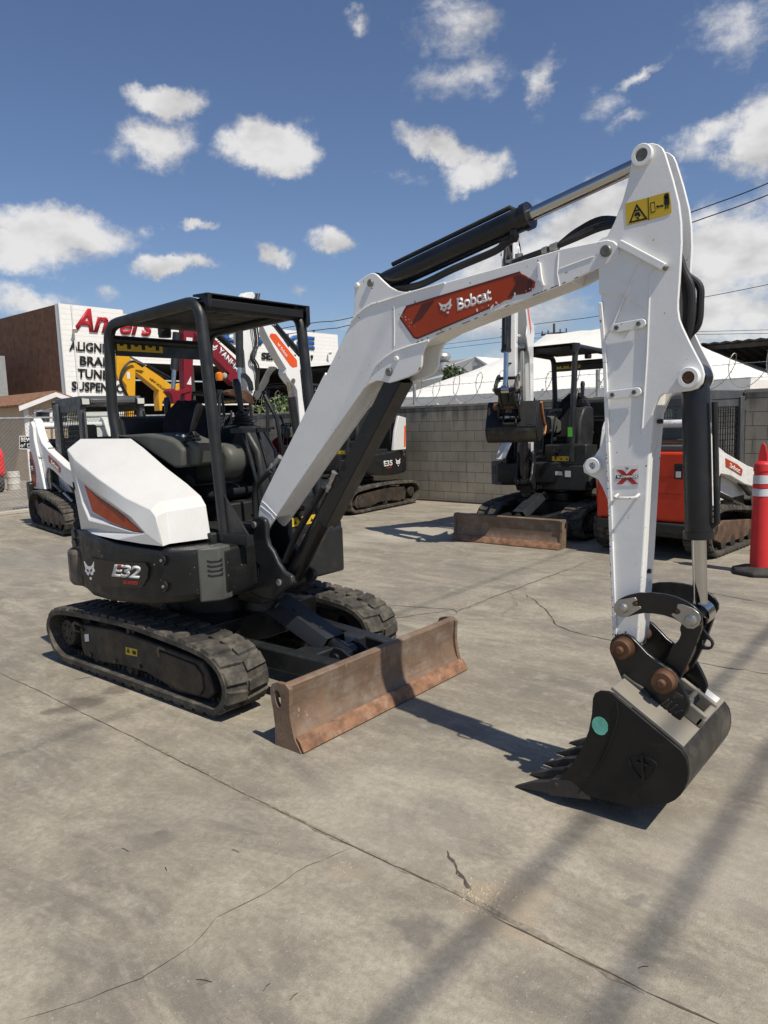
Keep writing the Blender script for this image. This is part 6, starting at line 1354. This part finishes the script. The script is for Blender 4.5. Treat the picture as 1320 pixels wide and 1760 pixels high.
# shed
SX = -22
sh = empty('garden_shed', tuple(at(87,740,0,SX)*1)); sh.location.z = 0; tag(sh, 'small tan shed with white gable trim and brown shingle roof beyond the fence', 'shed')
bpy.context.view_layer.update(); Mi = sh.matrix_world.inverted(); g0 = lambda u, v, dx=0: Mi @ (at(u, v, 0, SX)+Vector((dx,0,0)))
ap, le, re_ = g0(87,675), g0(31,696), g0(150,697)
b = MB(); b.plate([Vector((0,le.y+.15,0)), Vector((0,re_.y-.15,0)), Vector((0,re_.y-.15,re_.z-.05)), Vector((0,ap.y,ap.z-.06)), Vector((0,le.y+.15,le.z-.05))], (-5,0,0)); b.build('wall', TAN, sh, smooth=False)
b = MB()
for (a, c) in ((le+Vector((0,-.15,-.06)), ap), (ap, re_+Vector((0,.15,-.06)))): b.plate([a+Vector((.35,0,0)), c+Vector((.35,0,0)), c+Vector((-5.2,0,0)), a+Vector((-5.2,0,0))], (0,0,.06))
rf = b.build('roof', SHING, sh, smooth=False)
b = MB()
for (a, c) in ((le+Vector((0,-.15,-.06)), ap), (ap, re_+Vector((0,.15,-.06)))): b.plate([a+Vector((.36,0,-.16)), c+Vector((.36,0,-.16)), c+Vector((.36,0,.0)), a+Vector((.36,0,.0))], (.03,0,0))
b.plate([Vector((.02,le.y+.15,0)), Vector((.02,le.y+.32,0)), Vector((.02,le.y+.32,le.z-.1)), Vector((.02,le.y+.15,le.z-.1))], (.02,0,0)); b.build('gable_trim', TRIMW, sh, smooth=False)
wq = [g0(57,704,.02), g0(118,706,.02), g0(118,728,.02), g0(57,727,.02)]; b = MB(); b.plate(wq, (.03,0,0)); wf = b.build('window', TRIMW, sh, smooth=False)
for (u0, u1) in ((61,84),(89,114)): b = MB(); b.plate([g0(u0,708,.055), g0(u1,709,.055), g0(u1,725,.055), g0(u0,724,.055)], (.005,0,0)); b.build('pane', GLASSD, wf, smooth=False)
b = MB(); b.cyl(g0(81,722,.6), g0(80,689,.6), .045, 10); b.build('vent_pipe', WOOD, sh)
# painted garage: brown block flank and white lettered front
BX = -32.6; p00 = at(104,688,0,BX)
gb_ = empty('garage_building', (BX, 15.75, 0)); tag(gb_, 'two-storey brown block garage with white lettered front and dark open bays', 'building')
bpy.context.view_layer.update(); Mi = gb_.matrix_world.inverted(); H = 8.02; YR = 36.2-15.75; zb3 = 5.25
b = MB(); b.box((-14,.004,0),(-.401,.3,H-.02)); b.build('flank_wall', None or bpy.data.materials.get('brown_block') or (lambda: mat('brown_block_plain', (.155,.078,.048), .9, var=.18, vscale=2, dirt=(.07,.032,.02), dirt_amt=.5, dscale=3))(), gb_, smooth=False)
b = MB(); b.box((-.4,.0,0),(0,3.55,H)); b.box((-.4,3.55,zb3),(0,YR,H-.2)); b.box((-.4,3.55,zb3),(.01,YR,zb3+.05)); fw = b.build('front_wall', WALLW, gb_, smooth=False)
b = MB(); b.box((-.06,-.02,0),(.02,.05,H+.03)); b.cyl((.05,.65,0),(.05,.65,H),.04,8); b.build('corner_trim', TRIMW, gb_, smooth=False)
b = MB(); b.box((-14,.3,0),(-13.8,YR,zb3)); b.box((-14,YR-.3,0),(-.4,YR,H-.2)); b.box((-13.8,.3,zb3+.1),(-.4,YR-.3,zb3+.3)); b.build('inner_bay', DARKROOF, gb_, smooth=False)
b = MB(); b.box((-14,.3,H-.7),(-.4,YR-.3,H-.5)); b.build('flat_roof', GREYW, gb_, smooth=False)
b = MB()
for yy in (7.6, 12.0, 16.2): b.box((-.35,yy,0),(-.05,yy+.35,zb3))
b.build('bay_pier', DARKROOF, gb_, smooth=False)
b = MB(); b.box((-.3,3.7,2.9),(.6,11.5,2.98)); 
b.build('bay_awning', TRIMW, gb_, smooth=False)
b = MB()
for k in range(30): zz = .25+k*.26; b.box((.0,.08,zz),(.003,YR,zz+.008)) if zz > zb3 else b.box((.0,.08,zz),(.003,3.55,zz+.008))
b.build('block_course', mat('joint_grey', (.55,.54,.5), .9), fw, smooth=False)
def ftext(s, bl, br, tl, m, bold=.02, shear=0, dx=.02, ext=.05):
    f = lambda p: Mi @ at(p[0], p[1], 0, BX+dx)
    return text('wall_lettering', s, f(bl), f(br), f(tl), m, fw, bold=bold, shear=shear, ext=ext)
GRL = mat('letter_shadow_grey', (.30,.29,.27), .6)
for (s, bl, br, tl) in (('ALIGNMENT',(119,602),(222,609.5),(119,586)),('BRAKES',(137,627.5),(209,632),(137,611.5)),('TUNE UP',(133,649.5),(214,654),(133,633.5)),('SUSPENSION',(123,671),(226,676),(123,655))):
    ftext(s, bl, br, tl, BLACKT, .018)
ftext("Angel's", (124,581), (262,590), (124,526), REDL, .025, .3)
ftext('CHANGE', (383,588.5), (540,601.5), (383,563), BLUEL, .06)
ftext('SERVICE', (449,618), (508,621.5), (449,605.5), BLACKT, .035)
ftext('9', (533.5,619), (537.5,619.3), (533.5,610), BLACKT, .01)
b = MB(); c = Mi @ at(128,566,0,BX+.3); b.lathe(c, (.4,-.2,-.6), [(-.2,.05),(0,.09),(.08,.13)], 14); b.build('flood_lamp', TRIMW, gb_)
b = MB(); c = Mi @ at(567,606,0,BX+.3); b.lathe(c, (.4,-.2,-.6), [(-.2,.05),(0,.09),(.08,.13)], 14); b.build('flood_lamp', TRIMW, gb_)
gy = MB(); gy.box((-.0,0,0),(6,9,5.6)); go2 = gy.build('grey_outbuilding', GREYW, smooth=False); go2.location = (-41.6, 5.2, 0); tag(go2, 'plain grey rendered building edge at the far left behind the shed', 'building')
# large white tent behind the wall
tc_ = Vector((-4.25, 15.6, 0)); te = empty('event_tent', tuple(tc_)); tag(te, 'large white peaked canvas tent rising behind the block wall', 'tent')
hx, hy, ze, zp = 4.45, 3.2, 2.28, 3.86; b = MB(); n_ = 14; m_ = 40; vs = []
for i in range(n_+1):
    t_ = i/n_; rr = t_; z = zp-(zp-ze)*(t_**.80)
    for k in range(m_):
        a = 2*PI*k/m_; ca, sa = math.cos(a), math.sin(a); q = max(abs(ca), abs(sa)); sx_, sy_ = ca/q, sa/q
        zz = z-.10*math.sin(PI*t_)*(1-abs(abs(ca)-abs(sa)))*.3 - .05*t_*(1-max(abs(sx_*sy_),0)**4)+.012*math.sin(k*2.1+i*1.3)
        vs.append((hx*sx_*(.34+.66*rr), hy*sy_*rr, zz))
for k in range(m_):
    a = 2*PI*k/m_; ca, sa = math.cos(a), math.sin(a); q = max(abs(ca), abs(sa)); vs.append((hx*ca/q*1.0+.02*math.sin(k*3), hy*sa/q*1.0-.02*math.cos(k*2.2), ze-.36+.03*math.sin(k*1.7)))
fs = [(i*m_+k, i*m_+(k+1) % m_, (i+1)*m_+(k+1) % m_, (i+1)*m_+k) for i in range(n_+1) for k in range(m_)]
b.add(vs, fs); b.build('canvas_roof', CANVAS, te, ang=60)
b = MB()
for sx_ in (-1,0,1):
    for sy_ in (-1,1): b.cyl((sx_*hx*.98, sy_*hy*.98, 0),(sx_*hx*.98, sy_*hy*.98, ze), .035, 10)
b.build('tent_pole', GALV, te)
# corrugated lean-to at the right
lr = empty('corrugated_shelter', (1.2, 19.5, 0)); tag(lr, 'dark corrugated metal shelter behind the wall at the right edge', 'shelter')
b = MB()
for k in range(110):
    x = -4.2+k*.13; z = .03 if k % 2 else 0
    b.plate([(x,-3.2,3.28+z),(x+.13,-3.2,3.28+(.03-z)),(x+.13,4,2.5+(.03-z)),(x,4,2.5+z)], (0,0,.02))
b.build('roof', DARKROOF, lr, smooth=False)
b = MB()
for xx in (-4,-1,2,5,8): b.cyl((xx,-3,0),(xx,-3,3.25),.05,8); b.beam((xx,-3,3.2),(xx,4,2.42),.06,.12)
for yy in (-3,-.6,1.8,4): b.beam((-4.2,yy,3.2-(yy+3)*.11),(10,yy,3.2-(yy+3)*.11),.05,.1)
b.build('shelter_frame', DARKROOF, lr, smooth=False)
b = MB(); b.box((-4.2,4,0),(10,4.1,2.5)); b.build('back_panel', DARKROOF, lr, smooth=False)
# white gabled building far behind
wb = empty('white_warehouse', (-24, 40, 0)); tag(wb, 'white gabled warehouse with roof vent behind the small tree', 'building')
bpy.context.view_layer.update(); Mi = wb.matrix_world.inverted(); g1 = lambda u, v, dy=0: Mi @ at(u, v, 1, 40+dy)
b = MB(); A_ = g1(818,613); e0 = g1(796,632); e1 = g1(839,626)
b.plate([Vector((e0.x,0,0)), Vector((e1.x,0,0)), e1, A_, e0], (0,10,0)); b.build('wall', WALLW, wb, smooth=False)
b = MB(); q = [g1(600,645), g1(806,615.5,.5), g1(818,613), e0+Vector((-.1,0,0)), g1(600,690)]; b.plate([q[0], q[1], q[2], q[3], q[4]], (0,.3,.0)); b.build('roof', mat('pale_metal_roof', (.66,.65,.61), .5, var=.05), wb, smooth=False)
b = MB(); b.plate([g1(600,680,.5), g1(800,640,.5), Vector((e0.x,.5,0)), Vector((g1(600,700).x,.5,0))], (0,6,0)); b.build('side_wall', WALLW, wb, smooth=False)
b = MB(); b.plate([A_+Vector((-.1,-.02,0)), A_+Vector((1.2,-.02,-.9)), A_+Vector((.9,-.02,-1.0)), A_+Vector((-.1,-.02,-.3))], (0,-.02,0)); 
b.plate([g1(813,630,-.02), g1(826,627,-.02), g1(826,640,-.02), g1(813,642,-.02)], (0,-.05,0)); b.build('gable_vent', GREYW, wb, smooth=False)
c = g1(761,622); b = MB(); b.lathe(Vector((c.x,c.y,c.z-.6)), (0,0,1), [(0,.45),(.55,.40),(.6,.35),(.62,.30),(.75,.52),(.95,.60),(1.15,.52),(1.28,.30),(1.32,.05)], 20); b.build('turbine_vent', GALV, wb)
# utility poles and lines
up_ = empty('utility_pole', tuple(at(953,700,1,60))); up_.location.z = 0; tag(up_, 'distant wooden utility pole with crossarm above the white tent', 'utility pole', 'utility poles beyond the yard')
b = MB(); b.cyl((0,0,0),(0,0,9.9),.16,8,.11); b.build('pole', WOOD, up_)
b = MB(); b.beam((-1.3,0,9.0),(1.3,0,8.95),.14,.16); b.build('crossarm', WOOD, up_)
b = MB()
for k in (-1.2,-.6,.6,1.2): b.cyl((k,0,9.05),(k,0,9.35),.06,6)
b.build('insulator', WOOD, up_)
up2 = copy_tree(up_); up2.location = at(545,700,1,58); up2.location.z = 2.2; up2['label'] = 'distant utility pole top showing above the garage roof, left of the boom'
def wire(P_, label, r=.012):
    b = MB(); b.tube(catmull([tuple(p) for p in P_], 8, False), r, 5); o = b.build('power_line', CABLE); tag(o, label, 'power line', 'power lines crossing the sky')
wire([at(300,600,1,22), at(520,558,1,22), at(604,546,1,22), at(900,470,1,22), at(1185,366,1,22), at(1320,315,1,22), at(1600,190,1,22)], 'upper black power line of the close pair leaving the arm at the right', .018)
wire([at(300,598,1,22), at(545,567.5,1,22), at(604,558,1,22), at(900,485,1,22), at(1185,384,1,22), at(1320,335,1,22), at(1600,215,1,22)], 'lower black power line of the close pair leaving the arm at the right', .018)
wire([at(860,565,1,40), at(930,556,1,40), at(1030,543,1,40), at(1198,513,1,40), at(1320,489,1,40), at(1600,430,1,40)], 'thin single power line above the utility pole crossarm, rising to the right', .018)
wire([at(700,600,1,60), at(926,573,1,60), at(1030,574,1,60), at(1198,570,1,60), at(1320,567,1,60), at(1600,560,1,60)], 'thin distant line reaching the top of the crossarm, nearly level', .02)
wire([at(700,607,1,60), at(935,580,1,60), at(1030,578,1,60), at(1198,575,1,60), at(1320,573,1,60), at(1600,570,1,60)], 'thin distant line just below the crossarm, lowest of the lines', .02)
for k, (xx, dx, lab) in enumerate(((8.85,.25,'thick overhead cable whose soft shadow passes beside the bucket'),(9.32,-.10,'thick overhead cable whose soft shadow crosses the lower right corner'),(6.15,-.35,'thick overhead cable whose soft shadow crosses the concrete at the left'))):
    b = MB(); b.tube([(xx-dx,-30,9.0),(xx,-2,9.0),(xx+dx*.2,40,9.2)], (.022,.022,.010)[k], 8); o = b.build('overhead_cable', CABLE); tag(o, lab, 'cable', 'thick cables over the yard')

# trees
def leaf_mat(name, c1, c2):
    m = bpy.data.materials.new(name); m.use_nodes = True; t = m.node_tree; bs = t.nodes['Principled BSDF']
    gi = t.nodes.new('ShaderNodeNewGeometry'); cr = t.nodes.new('ShaderNodeValToRGB'); cr.color_ramp.elements[0].color = c1+(1,); cr.color_ramp.elements[1].color = c2+(1,)
    t.links.new(gi.outputs['Random Per Island'], cr.inputs[0]); t.links.new(cr.outputs[0], bs.inputs['Base Color']); bs.inputs['Roughness'].default_value = .6
    return m
LEAF = leaf_mat('leaf_green', (.035,.055,.018), (.11,.14,.05)); LEAF2 = leaf_mat('bush_leaf', (.05,.09,.02), (.16,.22,.06))
def tree(name, label, cat, c, clumps, n_leaf, ls, m, trunk=True, sd=1):
    rg = random.Random(sd); r = empty(name, c); tag(r, label, cat); b = MB()
    for (x, y, z, rr) in clumps:
        for k in range(n_leaf):
            u = Vector((rg.gauss(0,1), rg.gauss(0,1), rg.gauss(0,1))).normalized(); p = Vector((x,y,z))+u*rr*(rg.random()**.4)*rg.uniform(.75,1.12)
            a = Vector((rg.gauss(0,1), rg.gauss(0,1), rg.gauss(0,1)-.4)).normalized(); s = a.cross(Vector((rg.gauss(0,1),rg.gauss(0,1),rg.gauss(0,1)))).normalized(); l = ls*rg.uniform(.6,1.3)
            b.add([p, p+a*l*.5+s*l*.28, p+a*l, p+a*l*.5-s*l*.28], [(0,1,2,3)])
    b.build('crown', m, r, smooth=False, norm=False)
    if trunk:
        b = MB(); top = max(z for _, _, z, _ in clumps); b.tube([(0,0,0),(.05,0,top*.5),(0,.05,top)], [.14,.10,.03], 8)
        for (x, y, z, rr) in clumps: b.tube([(0,0,top*.45),(x*.5,y*.5,(z+top*.45)/2),(x,y,z)], [.06,.04,.015], 6)
        b.build('trunk', BARK, r)
    return r
c = at(775,700,1,20)
tree('small_tree', 'small rounded green tree between the boom and the white tent', 'tree', (c.x, 20, 0), [(-.5,0,2.55,.42),(.1,.1,2.9,.5),(.55,0,2.7,.45),(-.1,.2,3.35,.32),(.3,0,3.15,.42),(-.35,-.1,2.2,.45),(.35,0,2.3,.5),(.8,.1,2.45,.3),(-.75,0,2.2,.3)], 330, .16, LEAF, True, 3)
tree('green_bush', 'leafy green bush showing over the wall through the excavator canopy', 'bush', (-10.9, 10.6, 0), [(-.8,0,1.9,.5),(-.2,.1,2.1,.45),(.4,0,2.0,.5),(1.0,0,2.1,.45),(.1,0,1.5,.6),(.8,0,1.5,.6),(-.6,0,1.4,.5)], 260, .13, LEAF2, True, 4)
# delineator posts
def delineator(label, x, y):
    r = empty('delineator_post', (x, y, 0)); tag(r, label, 'traffic post', 'red delineator posts by the loader')
    b = MB(); b.lathe((0,0,0),(0,0,1),[(0,.27),(.03,.275),(.05,.26),(.065,.16),(.075,.12)],8); b.build('rubber_base', RUBBERN, r, .006)
    b = MB(); b.lathe((0,0,.06),(0,0,1),[(0,.098),(.5,.090),(.80,.084),(.985,.080),(.99,.088),(1.06,.085),(1.07,.078),(1.09,.05)],28)
    b.plate([(-.045,-.02,1.13),(.045,-.02,1.13),(.038,-.02,1.22),(.020,-.02,1.31),(.0,-.02,1.335),(-.020,-.02,1.31),(-.038,-.02,1.22)], (0,.04,0)); b.build('post_body', CONE, r, .004)
    for (z0, z1) in ((.80,.875),(.925,1.01)):
        b = MB(); b.lathe((0,0,z0),(0,0,1),[(0,.0905),(z1-z0,.087)],28); b.build('reflective_band', REFL, r)
    b = MB(); b.lathe((0,0,.885),(0,0,1),[(0,.092),(.03,.091)],28); b.build('post_ring', CONE, r)
    return r
delineator('red delineator post with two silver bands on a black base beside the loader track', 2.09, 4.90)
delineator('red delineator post cut by the right edge, behind the nearer one', 2.62, 6.0)
for o in bpy.data.objects:
    if o.parent is None and o.type == 'MESH' and o.get('label') is None and o.get('kind') is None: print('UNTAGGED', o.name)
